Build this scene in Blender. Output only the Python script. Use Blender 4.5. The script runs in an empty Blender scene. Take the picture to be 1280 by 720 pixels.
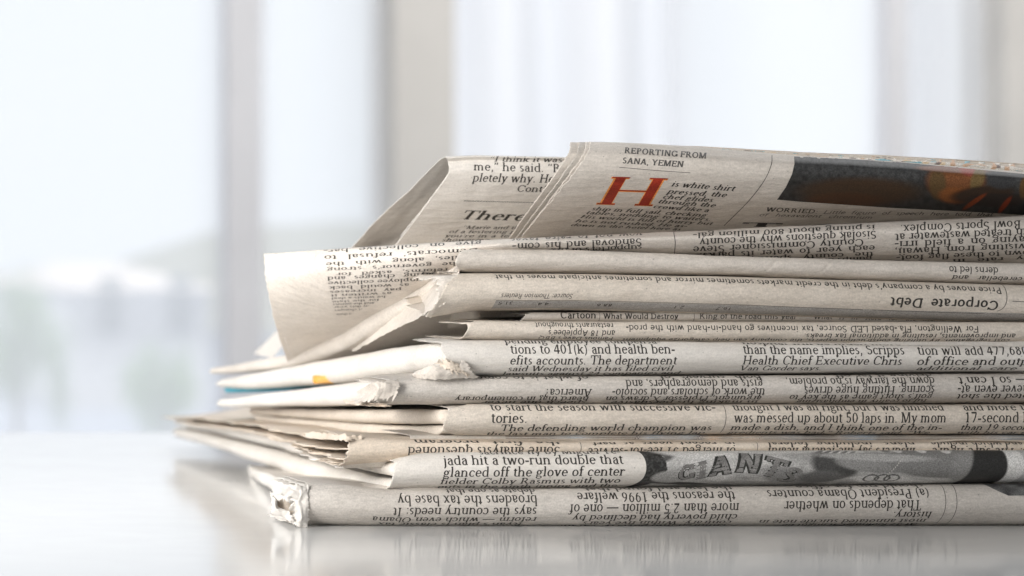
import bpy, math
import numpy as np

# ------------------------------------------------------------------ camera
# metres; camera at the origin of X, one metre in front of the stack (Y = 0), table top at Z = 0
F = 4348.0          # focal length in reference pixels (1280 wide)
D = 1.0             # camera to stack
VX, HY = -500.0, 330.0    # vanishing point column, eye level row
CAMZ = (660 - HY) / F * D
scene = bpy.context.scene
cam_d = bpy.data.cameras.new('camera')
cam = bpy.data.objects.new('camera', cam_d)
scene.collection.objects.link(cam)
cam.location = (0, -D, CAMZ)
cam.rotation_euler = (math.radians(90), 0, 0)
cam_d.sensor_width = 36
cam_d.lens = 36 * F / 1280
cam_d.shift_x = (640 - VX) / 1280
cam_d.shift_y = (HY - 360) / 1280
cam_d.clip_start = 0.05
cam_d.clip_end = 200
cam_d.dof.use_dof = True
cam_d.dof.focus_distance = 1.004
cam_d.dof.aperture_fstop = 18.5
scene.camera = cam

# ------------------------------------------------------------------ world, lamps, exposure
w = bpy.data.worlds.new('World'); scene.world = w; w.use_nodes = True
w.node_tree.nodes['Background'].inputs[0].default_value = (0.93, 0.96, 1.0, 1)
w.node_tree.nodes['Background'].inputs[1].default_value = 0.20
vs = scene.view_settings
vs.view_transform = 'Standard'; vs.look = 'None'; vs.exposure = 0; vs.gamma = 1
scene.cycles.use_denoising = True
scene.cycles.max_bounces = 8
scene.cycles.transparent_max_bounces = 12

def lamp(name, loc, target, sx, sy, power, col):
    l = bpy.data.lights.new(name, 'AREA'); l.shape = 'RECTANGLE'; l.size = sx; l.size_y = sy
    l.energy = power; l.color = col
    o = bpy.data.objects.new(name, l); scene.collection.objects.link(o)
    o.location = loc
    from mathutils import Vector
    d = Vector(target) - Vector(loc)
    o.rotation_euler = d.to_track_quat('-Z', 'Y').to_euler()
    return o
lamp('side_window_light', (-0.30, -0.36, 0.20), (0.08, 0.12, 0.09), 0.3, 0.3, 1.5, (1.0, 0.975, 0.94))
bpy.data.objects['side_window_light'].data.spread = math.radians(66)
lamp('front_fill', (0.1, -1.3, 1.3), (0.3, 0, 0.05), 1.0, 0.8, 2.5, (1.0, 0.97, 0.93))  # unseen soft fill added in front of the stack
lamp('back_light', (0.1, 1.25, 1.0), (0.25, 0.1, 0.0), 1.2, 0.7, 1.2, (0.96, 0.98, 1.0))
lamp('window_wall_fill', (1.6, 3.0, 2.6), (1.6, 4.6, 0.2), 3.5, 0.8, 100.0, (1.0, 0.98, 0.96))  # unseen lamp added to brighten the window bars and piers
lamp('outdoor_fill', (3, 16, 16), (3, 24, 0), 20, 12, 6500.0, (1.0, 1.0, 1.0))  # area lamp added outside to brighten trees, house and ground

# ------------------------------------------------------------------ helpers
def at(px, py, Y):
    px = np.asarray(px, float); py = np.asarray(py, float); Y = np.asarray(Y, float)
    k = (D + Y) / F
    return np.stack(np.broadcast_arrays((px - VX) * k, Y, CAMZ - (py - HY) * k), -1)
def toX(px, Y=0.0): return (np.asarray(px, float) - VX) / F * (D + Y)
def toZ(py, Y=0.0): return CAMZ - (np.asarray(py, float) - HY) / F * (D + Y)
MM = 0.001
PX = D / F

def _h(i, j, s):
    n = (i * 374761393 + j * 668265263 + s * 974634777) & 0xffffffff
    n = ((n ^ (n >> 13)) * 1274126177) & 0xffffffff
    return ((n ^ (n >> 16)) & 0xffff) / 32767.5 - 1.0
def noise(x, y, seed=0):
    x = np.asarray(x, float); y = np.asarray(y, float)
    x, y = np.broadcast_arrays(x, y)
    i = np.floor(x).astype(np.int64); j = np.floor(y).astype(np.int64)
    fx = x - i; fy = y - j
    fx = fx * fx * (3 - 2 * fx); fy = fy * fy * (3 - 2 * fy)
    a = _h(i, j, seed); b = _h(i + 1, j, seed); c = _h(i, j + 1, seed); d = _h(i + 1, j + 1, seed)
    return (a * (1 - fx) + b * fx) * (1 - fy) + (c * (1 - fx) + d * fx) * fy
def fbm(x, y, seed=0, o=3):
    r = 0; a = 1.0
    for k in range(o):
        r = r + a * noise(np.asarray(x) * 2 ** k, np.asarray(y) * 2 ** k, seed + 17 * k); a *= 0.5
    return r
def smooth(t): t = np.clip(t, 0, 1); return t * t * (3 - 2 * t)

def spline(xs, ys, q):
    """monotone-ish cubic through the stations"""
    xs = np.asarray(xs, float); ys = np.asarray(ys, float); q = np.asarray(q, float)
    if len(xs) == 1: return np.full(q.shape, ys[0])
    m = np.gradient(ys, xs) if len(xs) > 2 else np.full(len(xs), (ys[1] - ys[0]) / (xs[1] - xs[0]))
    k = np.clip(np.searchsorted(xs, q) - 1, 0, len(xs) - 2)
    h = xs[k + 1] - xs[k]; t = (q - xs[k]) / h
    tl = np.clip(t, 0, 1)
    r = ((2 * tl**3 - 3 * tl**2 + 1) * ys[k] + (tl**3 - 2 * tl**2 + tl) * h * m[k]
         + (-2 * tl**3 + 3 * tl**2) * ys[k + 1] + (tl**3 - tl**2) * h * m[k + 1])
    return r

def pchip(xs, ys, q):
    xs = np.asarray(xs, float); ys = np.asarray(ys, float); h = np.diff(xs); d = np.diff(ys) / h
    m = np.zeros(len(xs)); m[0], m[-1] = d[0], d[-1]
    for k in range(1, len(xs) - 1):
        if d[k - 1] * d[k] > 0:
            w1 = 2 * h[k] + h[k - 1]; w2 = h[k] + 2 * h[k - 1]; m[k] = (w1 + w2) / (w1 / d[k - 1] + w2 / d[k])
    k = np.clip(np.searchsorted(xs, q) - 1, 0, len(xs) - 2); t = np.clip((q - xs[k]) / h[k], 0, 1); hh = h[k]
    return ((2*t**3 - 3*t**2 + 1) * ys[k] + (t**3 - 2*t**2 + t) * hh * m[k] + (-2*t**3 + 3*t**2) * ys[k + 1] + (t**3 - t**2) * hh * m[k + 1])
def link(o): scene.collection.objects.link(o)
def grid_faces(nu, nv, base=0, flip=False):
    a = (np.arange(nu - 1)[:, None] * nv + np.arange(nv - 1)[None, :]).ravel() + base
    q = np.stack([a, a + 1, a + nv + 1, a + nv], -1)
    return q[:, ::-1] if flip else q
def mesh_obj(name, V, Fq, mat, parent=None, col=None, smooth_sh=True, solid=0.0):
    me = bpy.data.meshes.new(name)
    V = np.asarray(V, float).reshape(-1, 3)
    if isinstance(Fq, np.ndarray):
        Fq = Fq.tolist()
    me.from_pydata(V.tolist(), [], Fq)
    me.materials.append(mat)
    if smooth_sh: me.polygons.foreach_set('use_smooth', np.ones(len(me.polygons), bool))
    if col is not None:
        ca = me.color_attributes.new('ink', 'FLOAT_COLOR', 'POINT')
        c = np.ones((len(V), 4), np.float32); c[:, :3] = col
        ca.data.foreach_set('color', c.ravel())
    me.update()
    o = bpy.data.objects.new(name, me); link(o)
    if parent is not None: o.parent = parent
    if solid:
        md = o.modifiers.new('thickness', 'SOLIDIFY'); md.thickness = solid; md.offset = -1
    return o
def box_vf(x0, x1, y0, y1, z0, z1):
    V = [(x, y, z) for x in (x0, x1) for y in (y0, y1) for z in (z0, z1)]
    Fs = [(0, 1, 3, 2), (4, 6, 7, 5), (0, 4, 5, 1), (2, 3, 7, 6), (0, 2, 6, 4), (1, 5, 7, 3)]
    return V, Fs
def box(name, b, mat, parent=None, bevel=0.0):
    V, Fs = box_vf(*b)
    o = mesh_obj(name, V, [list(f) for f in Fs], mat, parent, smooth_sh=False)
    if bevel:
        md = o.modifiers.new('bevel', 'BEVEL'); md.width = bevel; md.segments = 4
    return o
def thing(name, label, cat, loc, group=None):
    o = bpy.data.objects.new(name, None); link(o)
    o.empty_display_size = 0.02
    o['label'] = label; o['category'] = cat
    if group: o['group'] = group
    return o      # parts are written in world coordinates, the Empty's base offset is taken out below
def set_base(o, loc):
    from mathutils import Vector, Matrix
    o.location = loc
    for c in o.children:
        c.matrix_parent_inverse = Matrix.Translation(-Vector(loc))

# ------------------------------------------------------------------ materials
def newmat(name):
    m = bpy.data.materials.new(name); m.use_nodes = True
    nt = m.node_tree; b = nt.nodes['Principled BSDF']
    return m, nt, b
def paper_mat(name, c1, c2, dirt=0.5):
    m, nt, b = newmat(name); N = nt.nodes; L = nt.links
    tc = N.new('ShaderNodeTexCoord')
    n1 = N.new('ShaderNodeTexNoise'); n1.inputs['Scale'].default_value = 38; n1.inputs['Detail'].default_value = 5
    n1.inputs['Roughness'].default_value = 0.6
    L.new(tc.outputs['Object'], n1.inputs['Vector'])
    n2 = N.new('ShaderNodeTexNoise'); n2.inputs['Scale'].default_value = 1900; n2.inputs['Detail'].default_value = 3
    n2.inputs['Roughness'].default_value = 0.7
    L.new(tc.outputs['Object'], n2.inputs['Vector'])
    mp = N.new('ShaderNodeMapping'); mp.inputs['Scale'].default_value = (1, 3.2, 3.2)
    L.new(tc.outputs['Object'], mp.inputs['Vector'])
    n3 = N.new('ShaderNodeTexNoise'); n3.inputs['Scale'].default_value = 420; n3.inputs['Detail'].default_value = 2
    L.new(mp.outputs[0], n3.inputs['Vector'])
    mx = N.new('ShaderNodeMix'); mx.data_type = 'RGBA'
    mx.inputs[6].default_value = (*c1, 1); mx.inputs[7].default_value = (*c2, 1)
    r = N.new('ShaderNodeMapRange'); r.inputs[1].default_value = 0.35; r.inputs[2].default_value = 0.68
    L.new(n1.outputs[0], r.inputs[0]); L.new(r.outputs[0], mx.inputs[0])
    # grain of recycled pulp: fine light and dark specks
    r2 = N.new('ShaderNodeMapRange'); r2.inputs[1].default_value = 0.32; r2.inputs[2].default_value = 0.68
    r2.inputs[3].default_value = 1 - 0.22 * dirt; r2.inputs[4].default_value = 1 + 0.13 * dirt
    L.new(n2.outputs[0], r2.inputs[0])
    r3 = N.new('ShaderNodeMapRange'); r3.inputs[1].default_value = 0.3; r3.inputs[2].default_value = 0.7
    r3.inputs[3].default_value = 1 - 0.16 * dirt; r3.inputs[4].default_value = 1 + 0.08 * dirt
    L.new(n3.outputs[0], r3.inputs[0])
    vo = N.new('ShaderNodeTexVoronoi'); vo.inputs['Scale'].default_value = 330
    L.new(tc.outputs['Object'], vo.inputs['Vector'])
    r4 = N.new('ShaderNodeMapRange'); r4.inputs[1].default_value = 0.035; r4.inputs[2].default_value = 0.09
    r4.inputs[3].default_value = 0.62; r4.inputs[4].default_value = 1.0
    L.new(vo.outputs['Distance'], r4.inputs[0])
    mu = N.new('ShaderNodeMath'); mu.operation = 'MULTIPLY'; L.new(r2.outputs[0], mu.inputs[0]); L.new(r3.outputs[0], mu.inputs[1])
    mu2 = N.new('ShaderNodeMath'); mu2.operation = 'MULTIPLY'; L.new(mu.outputs[0], mu2.inputs[0]); L.new(r4.outputs[0], mu2.inputs[1])
    vm = N.new('ShaderNodeVectorMath'); vm.operation = 'SCALE'
    L.new(mx.outputs[2], vm.inputs[0]); L.new(mu2.outputs[0], vm.inputs['Scale'])
    L.new(vm.outputs[0], b.inputs['Base Color'])
    b.inputs['Roughness'].default_value = 0.72
    b.inputs['Specular IOR Level'].default_value = 0.25
    bp = N.new('ShaderNodeBump'); bp.inputs['Strength'].default_value = 0.35; bp.inputs['Distance'].default_value = 0.00012
    L.new(n3.outputs[0], bp.inputs['Height'])
    n5 = N.new('ShaderNodeTexNoise'); n5.inputs['Scale'].default_value = 95; n5.inputs['Detail'].default_value = 4
    L.new(mp.outputs[0], n5.inputs['Vector'])
    bp2 = N.new('ShaderNodeBump'); bp2.inputs['Strength'].default_value = 0.5; bp2.inputs['Distance'].default_value = 0.0010
    L.new(n5.outputs[0], bp2.inputs['Height']); L.new(bp.outputs[0], bp2.inputs['Normal'])
    L.new(bp2.outputs[0], b.inputs['Normal'])
    return m
PAPER = paper_mat('newsprint', (0.72, 0.665, 0.605), (0.63, 0.575, 0.515), 0.6)
PAPER_W = paper_mat('newsprint_white', (0.80, 0.765, 0.72), (0.72, 0.68, 0.63), 0.45)
PAPER_P = paper_mat('newsprint_peach', (0.75, 0.665, 0.57), (0.66, 0.56, 0.455), 0.6)
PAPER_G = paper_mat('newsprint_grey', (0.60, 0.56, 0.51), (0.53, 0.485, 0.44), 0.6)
PAPER_A = paper_mat('newsprint_warm', (0.735, 0.665, 0.585), (0.65, 0.58, 0.50), 0.65)
PAPER_C = paper_mat('newsprint_cool', (0.66, 0.62, 0.575), (0.575, 0.535, 0.49), 0.7)
PAPER_Y = paper_mat('newsprint_yellowed', (0.75, 0.675, 0.57), (0.67, 0.585, 0.475), 0.6)
PAPER_B = paper_mat('newsprint_blue_print', (0.06, 0.33, 0.45), (0.10, 0.40, 0.50), 0.6)
PAPER_O = paper_mat('newsprint_orange_print', (0.85, 0.45, 0.10), (0.8, 0.5, 0.2), 0.6)
def ink_mat(name, rough=0.55):
    m, nt, b = newmat(name); N = nt.nodes; L = nt.links
    a = N.new('ShaderNodeAttribute'); a.attribute_name = 'ink'
    tc = N.new('ShaderNodeTexCoord')
    n = N.new('ShaderNodeTexNoise'); n.inputs['Scale'].default_value = 2600; n.inputs['Detail'].default_value = 2
    L.new(tc.outputs['Object'], n.inputs['Vector'])
    r = N.new('ShaderNodeMapRange'); r.inputs[1].default_value = 0.35; r.inputs[2].default_value = 0.7
    r.inputs[3].default_value = 0.85; r.inputs[4].default_value = 1.45
    L.new(n.outputs[0], r.inputs[0])
    vm = N.new('ShaderNodeVectorMath'); vm.operation = 'SCALE'
    L.new(a.outputs['Color'], vm.inputs[0]); L.new(r.outputs[0], vm.inputs['Scale'])
    L.new(vm.outputs[0], b.inputs['Base Color'])
    b.inputs['Roughness'].default_value = rough; b.inputs['Specular IOR Level'].default_value = 0.2
    return m
INK = ink_mat('printing_ink')
PHOTO = ink_mat('halftone_ink')
def plain(name, c, rough=0.5, nscale=0, var=0.1):
    m, nt, b = newmat(name); N = nt.nodes; L = nt.links
    b.inputs['Roughness'].default_value = rough
    n = N.new('ShaderNodeTexNoise'); n.inputs['Scale'].default_value = nscale or 8; n.inputs['Detail'].default_value = 3
    tc = N.new('ShaderNodeTexCoord'); L.new(tc.outputs['Object'], n.inputs['Vector'])
    mx = N.new('ShaderNodeMix'); mx.data_type = 'RGBA'
    mx.inputs[6].default_value = (*[v * (1 - var) for v in c], 1); mx.inputs[7].default_value = (*[min(1, v * (1 + var)) for v in c], 1)
    L.new(n.outputs[0], mx.inputs[0]); L.new(mx.outputs[2], b.inputs['Base Color'])
    return m
BLACK = (0.042, 0.038, 0.034)

# ------------------------------------------------------------------ surfaces
class Skin:
    """front fold of a newspaper: half-round nose, sheets running back above and below"""
    def __init__(s, st, Y0=0.0, seed=0, amp=0.12, kt=0.0, kb=0.0, b=2.1, yst=None, f=0.38):
        st = np.array(st, float)
        s.px0, s.px1 = st[0, 0], st[-1, 0]
        s.st = st; s.Y0 = Y0; s.seed = seed; s.amp = amp * MM; s.kt = kt; s.kb = kb; s.b = b; s.f = f
        ph = np.linspace(0, np.pi / 2, 400)
        s.ph = ph; s.arc = [np.concatenate([[0], np.cumsum(np.sqrt(np.cos(p_) ** 2 + (bb * np.sin(p_)) ** 2) * (ph[1]))]) for bb, p_ in ((1.0, ph[:-1] + ph[1] / 2), (b, ph[:-1] + ph[1] / 2))]
        s.yst = yst or [(0, 0), (1300, 0)]
    def par(s, X):
        px = X / PX + VX
        yt = pchip(s.st[:, 0], s.st[:, 1], px) + .5 * noise(px * .012, .3, s.seed + 60); yb = pchip(s.st[:, 0], s.st[:, 2], px) + .5 * noise(px * .012, .7, s.seed + 61)
        ya = np.array(s.yst, float)
        Y = s.Y0 + np.interp(px, ya[:, 0], ya[:, 1]) * MM + 0.5 * MM * noise(X * 22, 0.5, s.seed + 5)
        return toZ(yt + s.f * (yb - yt)), (yb - yt) * PX, Y
    def P(s, X, t, off=0.0):
        """X metres, t arc length from the nose in metres (positive = down)"""
        X = np.asarray(X, float); t = np.asarray(t, float); X, t = np.broadcast_arrays(X, t)
        zc, H, Y = s.par(X)
        up = t < 0
        R = np.where(up, s.f, 1 - s.f) * H; B = np.where(up, 1.0, s.b)
        u = np.abs(t) / R
        a = np.where(up, np.interp(u, s.arc[0], s.ph), np.interp(u, s.arc[1], s.ph)) * np.where(up, -1, 1)
        ny, nz = -B * np.cos(a), -np.sin(a)
        ln = np.sqrt(ny ** 2 + nz ** 2); ny = ny / ln; nz = nz / ln
        y = Y + B * R * (1 - np.cos(a)); z = zc - R * np.sin(a)
        e = np.maximum(np.abs(t) - np.where(up, s.arc[0][-1], s.arc[1][-1]) * R, 0)
        y = y + e
        z = z + np.where(up, -s.kt, s.kb) * e
        w = (s.amp * (0.6 * noise(X * 35, t * 60, s.seed) + 0.45 * noise(X * 90 + t * 150, t * 130, s.seed + 1)
             + 0.28 * noise(X * 330 + t * 500, t * 60, s.seed + 2) + 0.9 * noise(X * 9, t * 20, s.seed + 3)))
        cr = noise(X * 55 + t * 45, t * 25, s.seed + 70); w = w - s.amp * 1.1 * np.exp(-(cr / .035) ** 2) * smooth(noise(X * 16, t * 20, s.seed + 71) * 2.2)
        w = w + off
        return np.stack([X, y + ny * w, z + nz * w], -1)
    def build(s, name, mat, parent, back=0.05, x1=1330, ragged=0.0, solid=0.12, x0=None, inset=0.0, left=None):
        X0, X1 = toX(s.px0 if x0 is None else x0), toX(x1)
        nu = 420
        Xs = X0 + (X1 - X0) * np.linspace(0, 1, nu)
        q = 0.026 * 0.5
        ts = np.concatenate([-q - np.linspace(1, 0, 26)[:-1] ** 2 * back, np.linspace(-q, q * 1.5, 130), q * 1.5 + np.linspace(0, 1, 26)[1:] ** 2 * back])
        XX, TT = np.meshgrid(Xs, ts, indexing='ij')
        if left is not None:
            lf = np.array(left, float); Xl = toX(spline(lf[:, 0], lf[:, 1], np.clip(TT / PX, lf[0, 0], lf[-1, 0]))); XX = Xl + (X1 - Xl) * ((XX - X0) / (X1 - X0)); X0 = Xl
        if ragged:
            XX = XX + ragged * MM * (fbm(TT * 600, 0.3 + 0 * TT, s.seed + 9, 4)) * np.exp(-(XX - X0) / (2.5 * MM))
        else:
            XX = XX + 0.12 * MM * fbm(TT * 400, 0.3 + 0 * TT, s.seed + 9, 3) * np.exp(-(XX - X0) / (2.5 * MM))
        V = s.P(XX, TT, -inset * MM)
        o = mesh_obj(name, V, grid_faces(nu, len(ts)), mat, parent, solid=solid * MM)
        if name == 'fold': s.obj = o
        return o
    def ink(s, u, v, off=0.03):     # u px along the fold, v px of arc length below the nose line
        return s.P(toX(u), np.asarray(v) * PX, off * MM)

class Patch:
    """sheet through rows of control points (px, py, Y); print is laid on it through the same map"""
    def __init__(s, rows, seed=0, amp=0.15, nu=160, nv=70, crease=0.0):
        C = np.array(rows, float)            # rows x cols x 3
        s.C = C; s.seed = seed; s.amp = amp * MM; s.nu, s.nv = nu, nv
        R, K, _ = C.shape
        a = np.linspace(0, K - 1, nu); b = np.linspace(0, R - 1, nv)
        T = np.zeros((R, nu, 3))
        for r in range(R):
            for k in range(3): T[r, :, k] = spline(np.arange(K), C[r, :, k], a)
        G = np.zeros((nu, nv, 3))
        for i in range(nu):
            for k in range(3): G[i, :, k] = spline(np.arange(R), T[:, i, k], b)
        s.G = G
        s.W = at(G[..., 0], G[..., 1], G[..., 2])
        n = np.cross(np.gradient(s.W, axis=0), np.gradient(s.W, axis=1))
        n /= np.linalg.norm(n, axis=-1, keepdims=True) + 1e-12
        view = s.W - np.array([0, -D, CAMZ])
        if (n * view).sum(-1).mean() > 0: n = -n; s.flip = True
        else: s.flip = False
        X = s.W[..., 0]; Z = s.W[..., 2] + s.W[..., 1] * 0.6
        h = s.amp * (0.9 * noise(X * 22, Z * 40, seed) + 0.5 * noise(X * 70 + Z * 60, Z * 70, seed + 1) + 0.3 * noise(X * 260, Z * 160 + X * 90, seed + 2))
        if crease:
            tri = lambda q_: np.abs(q_ % 1 - .5) * 2
            wx_ = X + .0012 * noise(X * 300, Z * 300, seed + 31); wz_ = Z + .0012 * noise(X * 300 + 9, Z * 300, seed + 32)
            for k, (an, fr, am) in enumerate([(.4, 170, .5), (1.9, 230, .4), (2.7, 420, .22), (1.1, 700, .12)]):
                an += seed * .7; h = h + crease * MM * am * (tri(fr * (wx_ * math.cos(an) + wz_ * math.sin(an)) + .3 * k) - .5)
        s.W = s.W + n * h[..., None]
        n = np.cross(np.gradient(s.W, axis=0), np.gradient(s.W, axis=1))
        n /= np.linalg.norm(n, axis=-1, keepdims=True) + 1e-12
        s.N = -n if s.flip else n
        # projected lattice for laying print
        k = F / (D + s.W[..., 1])
        s.Q = np.stack([s.W[..., 0] * k + VX, HY - (s.W[..., 2] - CAMZ) * k], -1)
    def build(s, name, mat, parent, solid=0.12, ragged=(0, 0, 0, 0), rs=60):
        W = s.W.copy(); nu, nv = s.nu, s.nv
        u = np.linspace(0, 1, nu)[:, None]; v = np.linspace(0, 1, nv)[None, :]
        du = np.gradient(W, axis=0) * nu; dv = np.gradient(W, axis=1) * nv
        lu = np.linalg.norm(du, axis=-1, keepdims=True) + 1e-9; lv = np.linalg.norm(dv, axis=-1, keepdims=True) + 1e-9
        def rg(a): return fbm(a * rs, 0.5 + 0 * a, s.seed + 40, 4)
        # left, right, start row, end row
        W = W + du / lu * (ragged[0] * MM * rg(v + 0 * u) * np.exp(-u * nu / 4))[..., None]
        W = W + du / lu * (ragged[1] * MM * rg(v + 3.3 + 0 * u) * np.exp(-(1 - u) * nu / 4))[..., None]
        W = W + dv / lv * (ragged[2] * MM * rg(u + 5.1 + 0 * v) * np.exp(-v * nv / 4))[..., None]
        W = W + dv / lv * (ragged[3] * MM * rg(u + 7.7 + 0 * v) * np.exp(-(1 - v) * nv / 4))[..., None]
        o = mesh_obj(name, W, grid_faces(nu, nv, flip=not s.flip), mat, parent, solid=solid * MM)
        if name == 'fold' or name == 'page': s.obj = o
        return o
    def ink(s, u, v, off=0.03):
        u = np.asarray(u, float); v = np.asarray(v, float); sh = u.shape
        p = np.stack([u.ravel(), v.ravel()], -1)
        a0, b0 = getattr(s, 'vis', (0, s.nv))
        Q = s.Q[:, a0:b0]; W = s.W[:, a0:b0]; Nn = s.N[:, a0:b0]
        nu, nv = Q.shape[:2]
        # nearest lattice node, then two Newton steps in lattice coordinates
        out_i = np.zeros(len(p)); out_j = np.zeros(len(p))
        Qc = Q[::6, ::4]; nc = Qc.shape[1]; Qf = Qc.reshape(-1, 2)
        for c in range(0, len(p), 4000):
            d = ((p[c:c + 4000, None, :] - Qf[None]) ** 2).sum(-1); k = d.argmin(1)
            out_i[c:c + 4000] = k // nc * 6; out_j[c:c + 4000] = k % nc * 4
        def bil(A, i, j):
            i = np.clip(i, 0, nu - 1.001); j = np.clip(j, 0, nv - 1.001)
            a = i.astype(int); b = j.astype(int); f = (i - a)[:, None]; g = (j - b)[:, None]
            return (A[a, b] * (1 - f) + A[a + 1, b] * f) * (1 - g) + (A[a, b + 1] * (1 - f) + A[a + 1, b + 1] * f) * g
        i, j = out_i, out_j
        for _ in range(9):
            q = bil(Q, i, j); e = p - q
            di = bil(Q, np.clip(i + .5, 0, nu - 1.01), j) - bil(Q, np.clip(i + .5, 0, nu - 1.01) - 1 + 1e-9, j)
            dj = bil(Q, i, np.clip(j + .5, 0, nv - 1.01)) - bil(Q, i, np.clip(j + .5, 0, nv - 1.01) - 1 + 1e-9)
            det = di[:, 0] * dj[:, 1] - di[:, 1] * dj[:, 0]; det = np.where(np.abs(det) < 1e-6, 1e-6, det)
            i = i + np.clip((e[:, 0] * dj[:, 1] - e[:, 1] * dj[:, 0]) / det, -1.5, 1.5)
            j = j + np.clip((di[:, 0] * e[:, 1] - di[:, 1] * e[:, 0]) / det, -1.5, 1.5)
            i = np.clip(i, 0, nu - 1.001); j = np.clip(j, 0, nv - 1.001)
        r = bil(W, i, j) + bil(Nn, i, j) * np.reshape(off, (-1, 1)) * MM
        return r.reshape(sh + (3,))

def slab(name, rows, Yf, Yb, zr, mat, parent, xr=1330, blend=0.09, seed=0, bulge=1.0, amp=0.25, nrow=90, edge=0.0, Ys=None, tipround=0.05, skin=None):
    """a folded section of pages: rows front to back of (px of its left rim, py top, py bottom);
    right of the rim it runs on flat between the rows zr = (top, bottom) of the stack"""
    r = np.array(rows, float)
    if Ys is None:
        x0, x1 = toX(r[0, 0], Yf), toX(r[-1, 0], Yb)
        m = (x1 - x0) / (Yb - Yf)
        # px*(D+Y) - VX*(D+Y) = F*(x0 + m (Y-Yf))
        Y = (F * (x0 - m * Yf) - (r[:, 0] - VX) * D) / ((r[:, 0] - VX) - F * m)
    else: Y = np.array(Ys, float)
    o = np.argsort(Y); Y = Y[o]; r = r[o]
    q = np.linspace(Y[0], Y[-1], nrow)
    X = spline(Y, toX(r[:, 0], Y), q); zt = spline(Y, toZ(r[:, 1], Y), q); zb = spline(Y, toZ(r[:, 2], Y), q)
    zt = np.maximum(zt, zb + 0.25 * MM)
    zm = (zt + zb) / 2; hh = (zt - zb) / 2
    L = (q - q[0]) / (q[-1] - q[0])
    tip = np.sqrt(np.clip((1 - L) / tipround, 0.0, 1)); tip = np.maximum(tip, 0.05)
    X = X + 0.7 * MM * edge * fbm(q * 160, 0 * q, seed + 3, 4) + 1.0 * MM * noise(q * 30, 0 * q, seed + 4)
    V = []
    XR = toX(xr)
    n1 = 46; w = (np.linspace(0, 1, n1) ** 2.2)[::-1]
    nb = 17; th = np.linspace(np.pi / 2, -np.pi / 2, nb)
    for k in range(nrow):
        h = hh[k] * tip[k]; rx = max(h * bulge, 0.1 * MM)
        Xa = X[k] + rx + (1 - tip[k]) * 4 * MM
        xs = Xa + (XR - Xa) * w
        f = smooth((xs - Xa) / blend)
        top = (zm[k] + h) * (1 - f) + toZ(zr[0]) * f
        bot = (zm[k] - h) * (1 - f) + toZ(zr[1]) * f
        nz = amp * MM * (noise(xs * 40, q[k] * 30 + 0 * xs, seed) + 0.5 * noise(xs * 150, q[k] * 70 + 0 * xs, seed + 1))
        row = [(x, q[k], z) for x, z in zip(xs, top + nz * np.minimum(1, h / (0.6 * MM)))]
        bz = amp * MM * 0.8 * (noise(q[k] * 60 + 0 * th, th * 0.9, seed + 2) + 0.5 * noise(q[k] * 190 + 0 * th, th * 1.3, seed + 6))
        edge_n = 0.10 * MM * edge * fbm(th * 9, q[k] * 90 + 0 * th, seed + 8, 3)
        row += [(Xa - (rx + bz[i] + edge_n[i]) * math.cos(th[i]), q[k], zm[k] + (h + 0.4 * bz[i] * abs(math.sin(th[i]))) * math.sin(th[i])) for i in range(1, nb - 1)]
        row += [(x, q[k], z) for x, z in zip(xs[::-1], bot[::-1] + nz[::-1] * 0.5)]
        V.append(row)
    V = np.array(V)
    V[..., 2] = np.maximum(V[..., 2], 0.15 * MM)
    if skin is not None:        # pages lie inside the rounded fold that wraps them
        zc, H, Ysk = skin.par(V[..., 0]); d = V[..., 1] - Ysk; ins = 0.5 * MM
        Rl = (1 - skin.f) * H; Ru = skin.f * H
        def prof(Rr, B):
            q_ = np.clip(1 - (d - ins) / (B * Rr), -1, 1); return np.where(d - ins > B * Rr, 1.0, np.sqrt(1 - q_ ** 2)) * (Rr - 0.2 * MM)
        lo = zc - np.where(d > skin.b * Rl + ins, 9.0, prof(Rl, skin.b)); hi = zc + np.where(d > Ru + ins, 9.0, prof(Ru, 1.0))
        V[..., 2] = np.clip(V[..., 2], np.minimum(lo, zc), np.maximum(hi, zc))
    nv = V.shape[1]
    Fq = grid_faces(nrow, nv, flip=False)
    ob = mesh_obj(name, V, Fq.tolist() + [list(range(nv))[::-1], [(nrow - 1) * nv + i for i in range(nv)]], mat, parent)
    return ob

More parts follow.
